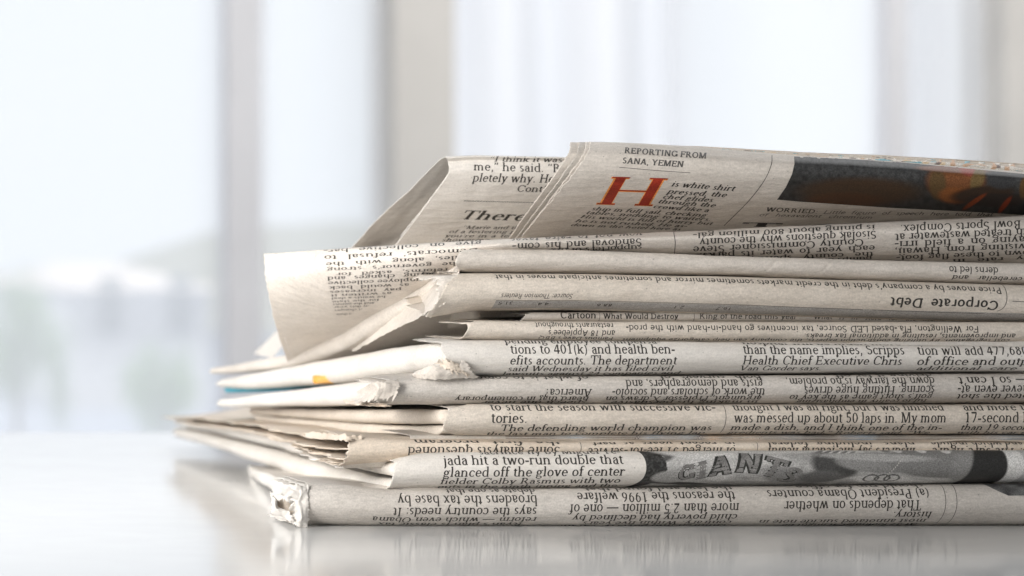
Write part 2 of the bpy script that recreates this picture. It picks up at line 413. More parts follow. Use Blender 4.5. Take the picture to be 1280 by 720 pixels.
# ------------------------------------------------------------------ lettering (pen-drawn glyphs)
class Font:
    def __init__(s, S=0.112, T=0.062, serif=True, slant=0.0, wide=1.0):
        s.S, s.T, s.serif, s.slant, s.wide = S, T, serif, slant, wide; s.cache = {}
    def glyph(s, ch):
        if ch not in s.cache: s.cache[ch] = s.make(ch)
        return s.cache[ch]
    def make(s, ch):
        S, T = s.S, s.T; P = []
        def quad(a, b, c, d): P.append(np.array([a, b, c, d], float))
        def V(x, y0, y1, w=None):
            w = w or S; quad((x - w/2, y0), (x + w/2, y0), (x + w/2, y1), (x - w/2, y1))
        def B(x0, x1, y, h=None):
            h = h or T; quad((x0, y - h/2), (x1, y - h/2), (x1, y + h/2), (x0, y + h/2))
        def SF(x, y, hw=0.1):
            if s.serif: B(x - hw, x + hw, y + (T/2 if y <= 0.01 else -T/2))
        def FL(x, y):            # flag serif at the head of a stem
            if s.serif: quad((x - 0.1, y - 0.055), (x, y - 0.035), (x, y), (x - 0.1, y - 0.02))
        def Dg(x0, y0, x1, y1, w=None):
            w = w or S; quad((x0 - w/2, y0), (x0 + w/2, y0), (x1 + w/2, y1), (x1 - w/2, y1))
        def A(cx, cy, rx, ry, a0, a1, wv=None, wh=None):
            wv = wv or S; wh = wh or T; n = max(3, int(abs(a1 - a0) / 26))
            t = np.radians(np.linspace(a0, a1, n + 1))
            o = np.stack([cx + rx * np.cos(t), cy + ry * np.sin(t)], -1)
            i = np.stack([cx + (rx - wv) * np.cos(t), cy + (ry - wh) * np.sin(t)], -1)
            for k in range(n): quad(o[k], o[k + 1], i[k + 1], i[k])
        def O(cx, cy, r):
            t = np.radians(np.arange(0, 360, 60) + 30); p = np.stack([cx + r * np.cos(t), cy + r * np.sin(t)], -1)
            quad(p[0], p[1], p[2], p[3]); quad(p[3], p[4], p[5], p[0])
        def ball(x, y, r=0.046):
            if s.serif: O(x, y, r)
        x = 0.46; C = 0.68
        w = 0.5
        c = ch
        if c == 'a':
            V(.33, .04, .33); A(.215, .31, .158, .16, 0, 160); ball(.1, .34); A(.2, .135, .16, .148, 85, 275); B(.2, .33, .268); B(.19, .31, .008); B(.33, .43, .017); w = .45
        elif c == 'b': V(.11, 0, .7); FL(.11, .7); A(.275, .23, .215, .243, -125, 125); w = .52
        elif c == 'c': A(.255, .23, .225, .243, 42, 318); ball(.395, .36); w = .45
        elif c == 'd': V(.40, 0, .7); FL(.40, .7); A(.235, .23, .21, .243, 55, 305); B(.4, .49, .017); w = .52
        elif c == 'e': A(.24, .23, .215, .243, 8, 322); B(.07, .44, .255); w = .46
        elif c == 'f': V(.14, 0, .57); SF(.14, 0); B(.03, .29, .445); A(.25, .57, .15, .14, 50, 180); ball(.33, .645, .042); w = .31
        elif c == 'g': A(.22, .3, .18, .17, 0, 360); A(.24, -.07, .215, .14, 0, 360, S * .8); B(.36, .48, .43); V(.09, .04, .16, T * 1.5); w = .49
        elif c in 'nh':
            V(.11, 0, .46 if c == 'n' else .7); FL(.11, .46 if c == 'n' else .7); SF(.11, 0); A(.265, .28, .2, .185, 0, 150); V(.265 + .2 - S/2, 0, .285); SF(.265 + .2 - S/2, 0); w = .55
        elif c == 'm':
            V(.11, 0, .46); FL(.11, .46); SF(.11, 0)
            for q in (.25, .52): A(q, .28, .185, .185, 0, 145); V(q + .185 - S/2, 0, .285); SF(q + .185 - S/2, 0, .075)
            w = .82
        elif c == 'i': V(.13, 0, .46); FL(.13, .46); SF(.13, 0); O(.13, .61, .055); w = .27
        elif c == 'j': V(.15, -.1, .46); FL(.15, .46); A(.06, -.1, .13, .115, 270, 360); O(.15, .61, .055); w = .27
        elif c == 'k': V(.11, 0, .7); FL(.11, .7); SF(.11, 0); Dg(.14, .18, .40, .445, T * 1.8); Dg(.41, 0, .22, .28, S * 1.15); SF(.42, 0); SF(.39, .455, .08); w = .52
        elif c == 'l': V(.13, 0, .7); FL(.13, .7); SF(.13, 0); w = .27
        elif c == 'o': A(.25, .23, .225, .243, 0, 360); w = .5
        elif c == 'p': V(.11, -.2, .46); FL(.11, .46); SF(.11, -.2 + T); A(.275, .23, .215, .243, -125, 125); w = .52
        elif c == 'q': V(.40, -.2, .46); SF(.40, -.2 + T); A(.235, .23, .21, .243, 55, 305); w = .52
        elif c == 'r': V(.11, 0, .46); FL(.11, .46); SF(.11, 0); A(.255, .29, .15, .17, 55, 150); ball(.335, .395, .05); w = .38
        elif c == 's': A(.19, .345, .135, .125, 35, 265, S * .85); A(.195, .125, .15, .133, -150, 95, S * .95); Dg(.25, .19, .13, .28, S); w = .38
        elif c == 't': V(.14, .09, .56); B(.03, .28, .445); A(.245, .11, .146, .118, 180, 305); w = .31
        elif c == 'u': V(.11, .16, .46); FL(.11, .46); V(.42, 0, .46); FL(.42, .46); A(.27, .175, .2, .185, 180, 335); B(.42, .5, .017); w = .55
        elif c == 'v': Dg(.25, 0, .1, .45, S * 1.1); Dg(.25, 0, .41, .45, T * 1.6); SF(.1, .46); SF(.41, .46, .07); w = .5
        elif c == 'w': Dg(.22, 0, .09, .45, S * 1.05); Dg(.22, 0, .36, .45, T * 1.5); Dg(.49, 0, .36, .45, S * 1.05); Dg(.49, 0, .64, .45, T * 1.5); SF(.09, .46, .08); SF(.36, .46, .06); SF(.64, .46, .07); w = .72
        elif c == 'x': Dg(.4, 0, .12, .45, S * 1.1); Dg(.1, 0, .39, .45, T * 1.5); SF(.1, 0, .07); SF(.4, 0, .08); SF(.12, .46, .08); SF(.39, .46, .07); w = .5
        elif c == 'y': Dg(.25, .02, .1, .45, S * 1.1); Dg(.16, -.18, .41, .45, T * 1.6); ball(.13, -.16, .05); SF(.1, .46); SF(.41, .46, .07); w = .5
        elif c == 'z': B(.05, .4, .44); B(.05, .41, .017); Dg(.09, .01, .35, .44, S * 1.1); w = .45
        elif c == 'A': Dg(.12, 0, .34, C, T * 1.5); Dg(.58, 0, .35, C, S * 1.2); B(.2, .5, .22); SF(.12, 0); SF(.58, 0, .1); w = .7
        elif c == 'B': V(.14, 0, C); A(.28, .51, .19, .17, -90, 90); A(.29, .175, .23, .18, -90, 90); B(.05, .3, C - T/2); B(.05, .3, T/2); B(.14, .3, .35); w = .6
        elif c == 'C': A(.36, .34, .32, .355, 38, 322); V(.6, .46, .66, T); w = .66
        elif c == 'D': V(.15, 0, C); A(.32, .34, .34, .34, -90, 90); B(.05, .33, C - T/2); B(.05, .33, T/2); w = .72
        elif c == 'E': V(.15, 0, C); B(.05, .52, C - T/2); B(.05, .54, T/2); B(.15, .42, .35); V(.52, .5, C, T); V(.54, 0, .17, T); V(.42, .27, .43, T); w = .6
        elif c == 'F': V(.15, 0, C); B(.05, .52, C - T/2); SF(.15, 0, .1); B(.15, .42, .35); V(.52, .5, C, T); V(.42, .27, .43, T); w = .56
        elif c == 'G': A(.36, .34, .32, .355, 38, 330); V(.6, .46, .66, T); V(.6, .03, .3); SF(.6, .3, .1); w = .7
        elif c == 'H': V(.15, 0, C); V(.57, 0, C); B(.15, .57, .35); SF(.15, 0, .1); SF(.15, C, .1); SF(.57, 0, .1); SF(.57, C, .1); w = .72
        elif c == 'I': V(.17, 0, C); SF(.17, 0, .1); SF(.17, C, .1); w = .34
        elif c == 'J': V(.26, .12, C); SF(.26, C, .1); A(.16, .13, .14, .14, 180, 360); w = .4
        elif c == 'K': V(.15, 0, C); Dg(.18, .26, .55, .66, T * 1.6); Dg(.6, 0, .3, .4, S * 1.2); SF(.15, 0, .1); SF(.15, C, .1); SF(.6, 0, .1); SF(.55, C, .09); w = .7
        elif c == 'L': V(.15, 0, C); SF(.15, C, .1); B(.05, .52, T/2); V(.52, 0, .2, T); w = .58
        elif c == 'M': V(.13, 0, C, T * 1.4); Dg(.4, 0, .16, C, S * 1.15); Dg(.4, 0, .66, C, T * 1.5); V(.69, 0, C); SF(.13, 0); SF(.69, 0, .1); SF(.12, C, .07); SF(.7, C, .09); w = .84
        elif c == 'N': V(.14, 0, C, T * 1.4); Dg(.57, .01, .15, C, S * 1.2); V(.58, 0, C, T * 1.4); SF(.14, 0); SF(.12, C, .07); SF(.58, C); w = .72
        elif c == 'O': A(.36, .34, .33, .355, 0, 360); w = .72
        elif c == 'P': V(.15, 0, C); A(.3, .5, .22, .18, -90, 90); B(.05, .31, C - T/2); B(.15, .31, .335); SF(.15, 0, .1); w = .57
        elif c == 'Q': A(.36, .34, .33, .355, 0, 360); Dg(.62, -.15, .38, .03, S); w = .72
        elif c == 'R': V(.15, 0, C); A(.29, .5, .21, .18, -90, 90); B(.05, .31, C - T/2); B(.15, .31, .335); Dg(.55, 0, .32, .34, S * 1.2); SF(.15, 0, .1); SF(.58, 0, .08); w = .66
        elif c == 'S': A(.26, .5, .2, .19, 30, 265, S * .95); A(.27, .185, .22, .2, -155, 95); Dg(.36, .28, .17, .41, S * 1.1); w = .52
        elif c == 'T': V(.31, 0, C); B(.04, .58, C - T/2); V(.05, .5, C, T); V(.57, .5, C, T); SF(.31, 0, .1); w = .62
        elif c == 'U': V(.14, .22, C); A(.34, .23, .24, .24, 180, 360, S * .8); V(.565, .22, C, T * 1.3); SF(.14, C, .1); SF(.565, C, .08); w = .7
        elif c == 'V': Dg(.34, 0, .12, C, S * 1.15); Dg(.34, 0, .57, C, T * 1.5); SF(.12, C, .1); SF(.57, C, .08); w = .68
        elif c == 'W': Dg(.3, 0, .11, C, S * 1.1); Dg(.3, 0, .48, C, T * 1.5); Dg(.66, 0, .47, C, S * 1.1); Dg(.66, 0, .86, C, T * 1.5); SF(.11, C, .1); SF(.47, C, .07); SF(.86, C, .08); w = .95
        elif c == 'X': Dg(.58, 0, .14, C, S * 1.2); Dg(.12, 0, .56, C, T * 1.5); SF(.12, 0); SF(.58, 0, .1); SF(.14, C, .1); SF(.56, C); w = .7
        elif c == 'Y': V(.34, 0, .32); Dg(.34, .3, .12, C, S * 1.1); Dg(.34, .3, .56, C, T * 1.5); SF(.34, 0, .1); SF(.12, C, .1); SF(.56, C, .08); w = .68
        elif c == 'Z': B(.06, .54, C - T/2); B(.06, .56, T/2); Dg(.12, .01, .48, C - .01, S * 1.2); w = .6
        elif c == '0': A(.25, .33, .22, .345, 0, 360); w = .5
        elif c == '1': V(.26, 0, .67); SF(.26, 0, .12); Dg(.14, .55, .25, .66, T * 1.4); w = .5
        elif c == '2': A(.24, .47, .19, .2, -10, 165); Dg(.09, .03, .39, .45, S * .9); B(.06, .44, .035, T * 1.8); w = .5
        elif c == '3': A(.23, .5, .18, .17, -85, 155); A(.23, .18, .2, .19, -155, 88); w = .5
        elif c == '4': V(.34, 0, .67); B(.03, .47, .18, T * 1.5); Dg(.05, .18, .32, .66, T * 1.4); w = .5
        elif c == '5': V(.12, .35, .66, T * 1.5); B(.11, .42, .635, T * 1.8); A(.23, .21, .2, .215, -155, 125); w = .5
        elif c == '6': A(.25, .21, .2, .22, 0, 360); A(.4, .25, .34, .42, 105, 180); w = .5
        elif c == '7': B(.06, .45, .635, T * 1.8); Dg(.2, 0, .42, .62, S * .9); w = .5
        elif c == '8': A(.25, .5, .17, .17, 0, 360); A(.25, .18, .2, .19, 0, 360); w = .5
        elif c == '9': A(.25, .45, .2, .22, 0, 360); A(.1, .41, .34, .42, -75, 0); w = .5
        elif c == '.': O(.12, .045, .052); w = .24
        elif c == ',': O(.12, .045, .052); Dg(.09, -.11, .15, .03, T * 1.4); w = .24
        elif c == ':': O(.12, .045, .052); O(.12, .37, .052); w = .27
        elif c == '?': A(.2, .52, .16, .16, -60, 165); V(.21, .2, .38, S * .7); O(.21, .045, .052); w = .42
        elif c in "’'": O(.1, .62, .048); Dg(.07, .49, .13, .6, T * 1.4); w = .22
        elif c == '‘': O(.1, .53, .048); Dg(.09, .55, .14, .66, T * 1.4); w = .22
        elif c == '”':
            for q in (.1, .26): O(q, .62, .048); Dg(q - .03, .49, q + .03, .6, T * 1.4)
            w = .38
        elif c == '“':
            for q in (.1, .26): O(q, .53, .048); Dg(q - .01, .55, q + .04, .66, T * 1.4)
            w = .38
        elif c == '-': B(.03, .28, .22, T * 1.7); w = .31
        elif c == '—': B(.02, .92, .23, T * 1.3); w = .94
        elif c == '(': A(.36, .26, .28, .48, 125, 235, S * .8); w = .32
        elif c == ')': A(-.04, .26, .28, .48, -55, 55, S * .8); w = .32
        elif c == '%': A(.2, .5, .15, .17, 0, 360, T * 1.6); A(.6, .17, .15, .17, 0, 360, T * 1.6); Dg(.2, 0, .6, .67, T * 1.3); w = .8
        else: w = .26
        return P, w
ROMAN = Font()
ITAL = Font(slant=0.24)
BOLD = Font(0.145, 0.06)
BITAL = Font(0.14, 0.068, slant=0.24)
SANS = Font(0.1, 0.082, serif=False, wide=0.97)
SBOLD = Font(0.125, 0.095, serif=False)
SITAL = Font(0.08, 0.068, serif=False, slant=0.2)
SLAB = Font(0.15, 0.10)

def sub(q, ny):
    """split a quad from its bottom edge (0,1) to its top edge (3,2) and across"""
    a, b, c, d = q
    lx = max(np.abs(b - a).max(), np.abs(c - d).max()); ly = max(np.abs(d - a).max(), np.abs(c - b).max())
    n = max(1, int(math.ceil(ly / ny))); m = max(1, int(math.ceil(lx / ny)))
    s = np.linspace(0, 1, m + 1)[:, None, None]; t = np.linspace(0, 1, n + 1)[None, :, None]
    G = (a * (1 - s) + b * s) * (1 - t) + (d * (1 - s) + c * s) * t
    return G.reshape(-1, 2), grid_faces(m + 1, n + 1)

class Ink:
    """collects the strokes of one printed page and lays them on its sheet"""
    def __init__(s, surf): s.surf = surf; s.P = []; s.F = []; s.C = []; s.O = []; s.n = 0
    def add(s, P, Fq, col, off=0.03):
        s.P.append(P); s.F.append(Fq + s.n); s.C.append(np.tile(col, (len(P), 1))); s.O.append(np.full(len(P), off)); s.n += len(P)
    def text(s, txt, p0, p1, size, up=None, font=ROMAN, col=BLACK, flip=False, just=True, off=0.03):
        """txt from p0 to p1 along its baseline; size = em in px; up = page-up vector per px of height"""
        p0 = np.array(p0, float); p1 = np.array(p1, float)
        L = np.linalg.norm(p1 - p0); dr = (p1 - p0) / L
        if up is None: up = np.array([dr[1], -dr[0]])
        else: up = np.array(up, float)
        nat = sum(font.glyph(c)[1] * font.wide for c in txt) * size
        ns = txt.count(' ')
        extra = 0; sx = 1.0
        if just:
            gap = L - nat
            if ns and gap > 0:
                extra = min(gap / ns, 0.5 * size); gap -= extra * ns
            sx = (L - extra * ns) / nat
        x = 0.0; k = 0
        for c in txt:
            Pg, w = font.glyph(c)
            for q in Pg:
                g, f = sub(q, 0.13 if size < 40 else 0.06)
                gx = (g[:, 0] * font.wide + font.slant * g[:, 1]) * size * sx + x
                gy = g[:, 1] * size
                pp = p0 + gx[:, None] * dr + gy[:, None] * up
                k += 1
                s.add(pp, f, col, off + 0.002 * (k % 5))
            x += w * font.wide * size * sx + (extra if c == ' ' else 0)
    def line(s, pts, wd=0.7, col=BLACK):
        pts = np.array(pts, float)
        t = np.linspace(0, len(pts) - 1, (len(pts) - 1) * 14 + 1)
        x = spline(np.arange(len(pts)), pts[:, 0], t); y = spline(np.arange(len(pts)), pts[:, 1], t)
        p = np.stack([x, y], -1); d = np.gradient(p, axis=0); d /= np.linalg.norm(d, axis=1, keepdims=True)
        n = np.stack([-d[:, 1], d[:, 0]], -1) * wd / 2
        G = np.stack([p - n, p + n], 1).reshape(-1, 2)
        s.add(G, grid_faces(len(p), 2), col, 0.032)
    def poly(s, quad4, col, step=3.0, off=0.025):
        q = [np.array(a, float) for a in quad4]
        g, f = sub(q, step); s.add(g, f, col, off)
    def picture(s, x0, x1, y0, y1, fn, name, parent, step=1.0, off=0.02, edge=None):
        nu = int((x1 - x0) / step) + 1; nv = int((y1 - y0) / step) + 1
        u, v = np.meshgrid(np.linspace(x0, x1, nu), np.linspace(y0, y1, nv), indexing='ij')
        c = fn(u, v)
        uu = u if edge is None else np.maximum(u, edge(v))
        W = s.surf.ink(uu, v, off)
        parent = getattr(s.surf, 'obj', parent)
        return mesh_obj(name, W, grid_faces(nu, nv, flip=True), PHOTO, parent, col=c.reshape(-1, 3))
    def build(s, name, parent):
        P = np.concatenate(s.P); Fq = np.concatenate(s.F); C = np.concatenate(s.C); O = np.concatenate(s.O)
        W = np.empty((len(P), 3))
        W = s.surf.ink(P[:, 0], P[:, 1], O)
        # (soft, worn print) a little variation of blackness along the page
        v = 1 + 0.5 * np.clip(noise(P[:, 0] * 0.05, P[:, 1] * 0.2, 3) + 0.2, 0, 1)
        parent = getattr(s.surf, 'obj', parent)
        return mesh_obj(name, W, Fq, INK, parent, col=C * v[:, None], smooth_sh=False)

def block(ink, lines, s0, pitch, size, x0, x1, font=ROMAN, flip=False, col=BLACK):
    """column of print on a fold. lines in reading order; entries text or (text, x0, x1)"""
    for k, ln in enumerate(lines):
        a, b = x0, x1; t = ln
        if isinstance(ln, tuple): t, a, b = ln
        if not t: continue
        if flip:
            y = s0 - k * pitch
            ink.text(t, (b, y), (a, y), size, up=(0, 1), font=font, col=col)
        else:
            y = s0 + k * pitch
            ink.text(t, (a, y), (b, y), size, up=(0, -1), font=font, col=col)

# ------------------------------------------------------------------ setting
def kind(o, k): o['kind'] = k; return o
m, nt, b = newmat('white_lacquer')
b.inputs['Base Color'].default_value = (0.80, 0.80, 0.795, 1); b.inputs['Roughness'].default_value = 0.13
b.inputs['Specular IOR Level'].default_value = 0.12
n = nt.nodes.new('ShaderNodeTexNoise'); n.inputs['Scale'].default_value = 60; n.inputs['Detail'].default_value = 4
r = nt.nodes.new('ShaderNodeMapRange'); r.inputs[3].default_value = 0.04; r.inputs[4].default_value = 0.08
tc = nt.nodes.new('ShaderNodeTexCoord'); nt.links.new(tc.outputs['Object'], n.inputs['Vector'])
sc_ = nt.nodes.new('ShaderNodeTexNoise'); sc_.inputs['Scale'].default_value = 9; sc_.inputs['Detail'].default_value = 6; nt.links.new(tc.outputs['Object'], sc_.inputs['Vector'])
ad = nt.nodes.new('ShaderNodeMath'); ad.operation = 'MULTIPLY_ADD'; ad.inputs[1].default_value = 0.07
nt.links.new(n.outputs[0], r.inputs[0]); nt.links.new(sc_.outputs[0], ad.inputs[0]); nt.links.new(r.outputs[0], ad.inputs[2]); nt.links.new(ad.outputs[0], b.inputs['Roughness'])
TABLE = m
YT = CAMZ * F / (540 - HY) - D
tb = thing('table', 'glossy white table top under the whole stack of newspapers', 'table', None)
box('tabletop', (-1.0, 2.2, -0.6, YT, -0.03, 0.0), TABLE, tb, bevel=0.004)
LEG = plain('white_steel', (0.75, 0.75, 0.75), 0.4)
for lx in (-0.9, 2.1):
    for ly in (-0.5, YT - 0.1):
        box('leg', (lx - .025, lx + .025, ly - .025, ly + .025, -0.74, -0.031), LEG, tb)
set_base(tb, (0.6, 0, -0.74))

FLOOR = plain('pale_floor', (0.55, 0.55, 0.56), 0.5, 3)
kind(mesh_obj('floor', [(-3, -1.6, -.74), (9, -1.6, -.74), (9, 4.62, -.74), (-3, 4.62, -.74)], [[0, 1, 2, 3]], FLOOR), 'structure')
GROUND = plain('pale_paving', (0.29, 0.325, 0.40), 0.8, 0.7, 0.15)
kind(mesh_obj('ground', [(-40, 4.78, -.8), (60, 4.78, -.8), (60, 60, -.8), (-40, 60, -.8)], [[0, 1, 2, 3]], GROUND), 'structure')
# sky: a gently curved backdrop far outside, gives off light
m, nt, b = newmat('sky_light'); N = nt.nodes; L = nt.links
N.remove(b); em = N.new('ShaderNodeEmission'); em.inputs[1].default_value = 1.02
tc = N.new('ShaderNodeTexCoord'); n = N.new('ShaderNodeTexNoise'); n.inputs['Scale'].default_value = 0.06; n.inputs['Detail'].default_value = 3
L.new(tc.outputs['Object'], n.inputs['Vector'])
mx = N.new('ShaderNodeMix'); mx.data_type = 'RGBA'; mx.inputs[6].default_value = (0.80, 0.905, 1.0, 1); mx.inputs[7].default_value = (0.98, 0.985, 1.0, 1)
L.new(n.outputs[0], mx.inputs[0]); L.new(mx.outputs[2], em.inputs[0]); L.new(em.outputs[0], N['Material Output'].inputs[0])
th = np.linspace(math.radians(15), math.radians(165), 41); zz = np.linspace(-2, 40, 12)
Vs = [(10 + 62 * math.cos(t), 62 * math.sin(t) * 1.0 - 2, z) for t in th for z in zz]
kind(mesh_obj('sky', Vs, grid_faces(41, 12), m), 'structure')

# window wall 2.6 m behind the stack
YW = 4.6
FRAME = plain('white_window_frame', (0.74, 0.74, 0.76), 0.4)
PIER = plain('warm_plaster', (0.66, 0.64, 0.605), 0.8)
m, nt, b = newmat('washout_glass'); N = nt.nodes; L = nt.links  # milky white mixed into the panes imitates the overexposed view outside
N.remove(b)
tr = N.new('ShaderNodeBsdfTransparent'); ts = N.new('ShaderNodeBsdfTranslucent'); ts.inputs[0].default_value = (0.97, 0.97, 0.97, 1)
mxs = N.new('ShaderNodeMixShader')
n = N.new('ShaderNodeTexNoise'); n.inputs['Scale'].default_value = 2; r = N.new('ShaderNodeMapRange'); r.inputs[3].default_value = 0.36; r.inputs[4].default_value = 0.44
tc = N.new('ShaderNodeTexCoord'); L.new(tc.outputs['Object'], n.inputs['Vector']); L.new(n.outputs[0], r.inputs[0]); L.new(r.outputs[0], mxs.inputs[0])
L.new(tr.outputs[0], mxs.inputs[1]); L.new(ts.outputs[0], mxs.inputs[2]); L.new(mxs.outputs[0], N['Material Output'].inputs[0])
GLASS = m
m, nt, b = newmat('sheer_curtain_cloth'); N = nt.nodes; L = nt.links
b.inputs['Base Color'].default_value = (0.9, 0.9, 0.9, 1); b.inputs['Roughness'].default_value = 0.9
ts = N.new('ShaderNodeBsdfTranslucent'); ts.inputs[0].default_value = (0.95, 0.95, 0.96, 1); mxs = N.new('ShaderNodeMixShader'); mxs.inputs[0].default_value = 0.8
wv = N.new('ShaderNodeTexNoise'); wv.inputs['Scale'].default_value = 300; bp = N.new('ShaderNodeBump'); bp.inputs['Distance'].default_value = 0.001
L.new(wv.outputs[0], bp.inputs['Height']); L.new(bp.outputs[0], b.inputs['Normal'])
L.new(b.outputs[0], mxs.inputs[1]); L.new(ts.outputs[0], mxs.inputs[2]); L.new(mxs.outputs[0], N['Material Output'].inputs[0])
CLOTH = m
def wx(px, Y=YW): return float(toX(px, Y))
ZB, ZT = -0.6, 2.0
kind(box('wall', (wx(-900), wx(2300), YW - .02, YW + .16, -0.74, ZB - .001), PIER), 'structure')
def window(label, xa, xb, mull, slim):
    t = thing('window', label, 'window', None, 'windows behind the table')
    for a, c in mull: box('mullion', (wx(a), wx(c), YW + .0, YW + .07, ZB, ZT), slim, t, 0.003)
    xs = [xa] + [v for p in mull for v in p] + [xb]
    for i in range(0, len(xs), 2):
        if xs[i + 1] - xs[i] > 4: box('pane', (wx(xs[i]) + .001, wx(xs[i + 1]) - .001, YW + .03, YW + .036, ZB + .04, ZT - .04), GLASS, t)
    box('sill', (wx(xa), wx(xb), YW - .03, YW + .12, ZB - .0005, ZB + .035), slim, t)
    box('head_rail', (wx(xa), wx(xb), YW - .01, YW + .08, ZT - .035, ZT), slim, t)
    set_base(t, (wx((xa + xb) / 2), YW, ZB))
window('wide window left of the newspaper stack with one grey upright bar', -600, 482, [(283, 328)], FRAME)
window('window behind the top newspaper, pale blue sky in its panes', 846, 1240, [(1110, 1134)], FRAME)
def pier(label, xa, xb):
    o = box('wall_pier', (wx(xa), wx(xb), YW - .05, YW + .14, -0.739, ZT), PIER, bevel=0.004); o['label'] = label; o['category'] = 'wall pier'
pier('warm grey wall pier between the left window and the white curtain', 483, 560)
pier('warm grey wall pier at the right edge beside the blue window', 1241, 1420)
# curtains with deep soft folds
def curtain(label, xa, xb, Yc, k1_, n=160):
    t = thing('curtain', label, 'curtain', None, 'sheer curtains')
    xs = np.linspace(wx(xa, Yc), wx(xb, Yc), n); zs = np.linspace(ZB, ZT, 30)
    XX, ZZ = np.meshgrid(xs, zs, indexing='ij')
    YY = Yc + 0.028 * np.sin((XX - xs[0]) * k1_ + 0.6 * np.sin(ZZ * 2)) + 0.010 * np.sin((XX - xs[0]) * k1_ * .43 + ZZ)
    mesh_obj('cloth', np.stack([XX, YY, ZZ], -1), grid_faces(n, 30, flip=True), CLOTH, t)
    box('rail', (xs[0] - .005, xs[-1] + .005, Yc - .01, Yc + .01, ZT + .002, ZT + .02), FRAME, t)
    set_base(t, (float(xs.mean()), Yc, ZB))
curtain('wide sheer white curtain hanging in soft folds between two windows', 545, 858, YW + .19, 38)
curtain('narrow sheer white cloth standing in for the bright side of the bar of the blue window', 1136, 1190, YW + .19, 85, 60)  # cloth strip added to give the bright white side of the window bar

# shrubs and a pale house far outside
LEAF = plain('leaf_green', (0.24, 0.42, 0.14), 0.6, 4, 0.3)
BARK = plain('bark', (0.2, 0.16, 0.12), 0.9, 20)
rng = np.random.default_rng(4)
def shrub(label, px, Y, top_py, wpx):
    t = thing('tree', label, 'tree', None, 'trees outside the window')
    base = -.8; X = float(toX(px, Y)); top = float(toZ(top_py, Y)); W = wpx / F * (D + Y) / 2; H = top - base
    n = 2600
    cl = rng.normal(0, 1, (26, 3)); cl /= np.linalg.norm(cl, axis=1)[:, None]; cl *= rng.uniform(.25, .85, (26, 1))
    p = cl[rng.integers(0, 26, n)] + rng.normal(0, .17, (n, 3))
    c = np.array([X, Y, base + H * .62]) + p * np.array([W, W, H * .40])
    a = rng.normal(0, 1, (n, 3)); a /= np.linalg.norm(a, axis=1)[:, None]
    bb = np.cross(a, rng.normal(0, 1, (n, 3))); bb /= np.linalg.norm(bb, axis=1)[:, None]
    s = W * .07
    V = np.stack([c - a * s, c + bb * s * .5, c + a * s, c - bb * s * .5], 1).reshape(-1, 3)
    mesh_obj('crown', V, np.arange(n * 4).reshape(-1, 4), LEAF, t, smooth_sh=False)
    th = np.linspace(0, 2 * np.pi, 9)[:-1]; zs = np.linspace(0, 1, 6)
    V = [(X + W * .09 * (1 - .6 * z) * math.cos(q) + .05 * W * math.sin(3 * z), Y + W * .09 * (1 - .6 * z) * math.sin(q), base + z * H * .7) for z in zs for q in th]
    Fs = [[i * 8 + j, i * 8 + (j + 1) % 8, (i + 1) * 8 + (j + 1) % 8, (i + 1) * 8 + j] for i in range(5) for j in range(8)]
    mesh_obj('trunk', V, Fs, BARK, t)
    set_base(t, (X, Y, base))
shrub('pale green tree outside, left of the white house behind the left window', 20, 15, 335, 120)
shrub('dark narrow tree outside at the left corner of the white house', 76, 13, 385, 42)
shrub('low round bush outside in front of the white house', 205, 14, 428, 110)
shrub('small green tree outside right of the grey window bar', 410, 17, 352, 110)
hx = np.linspace(-18, 34, 90); hy = np.linspace(0, 1, 12)
HX, HV = np.meshgrid(hx, hy, indexing='ij')
HZ = -.8 + (1.15 + .55 * noise(HX * .3, 0 * HX, 7) + .12 * noise(HX * .9, HV * 3, 8)) * np.sin(HV * math.pi / 2)
kind(mesh_obj('hills', np.stack([HX, 44 + 6 * HV, HZ], -1), grid_faces(90, 12, flip=True), plain('pale_hillside', (0.58, 0.58, 0.44), 0.9, 0.8, 0.2)), 'structure')
HOUSE = plain('white_render', (0.8, 0.8, 0.8), 0.9, 1, 0.05); ROOF = plain('pale_roof', (0.62, 0.57, 0.54), 0.9, 3)
hs = thing('house', 'low white house outside behind the green trees', 'house', None)
hx0, hx1 = float(toX(88, 20)), float(toX(262, 20))
box('wall', (hx0, hx1, 20, 25, -.8, float(toZ(362, 20))), HOUSE, hs)
hz = float(toZ(362, 20)); 
mesh_obj('roof', [(hx0 - .05, 19.8, hz), (hx1 + .05, 19.8, hz), (hx1 + .05, 25.2, hz), (hx0 - .05, 25.2, hz), (hx0 + .2, 22.5, hz + .16), (hx1 - .2, 22.5, hz + .16)],
         [[0, 1, 5, 4], [1, 2, 5], [2, 3, 4, 5], [3, 0, 4]], ROOF, hs, smooth_sh=False)
GL2 = plain('dark_pane', (0.2, 0.24, 0.28), 0.2)
for k in range(2):
    a = hx0 + (hx1 - hx0) * (k + .4) / 2
    box('window', (a, a + .14, 19.97, 19.999, -.35, .0), GL2, hs)
set_base(hs, ((hx0 + hx1) / 2, 22.5, -.8))

# ------------------------------------------------------------------ newspapers
GROUP = 'folded newspapers in the stack'
def paper(label): return thing('newspaper', label, 'newspaper', None, GROUP)
def finish(t, Z=None, X=0.33): set_base(t, (X, 0.12, 0.0 if Z is None else float(toZ(Z))))
EM = 19.5

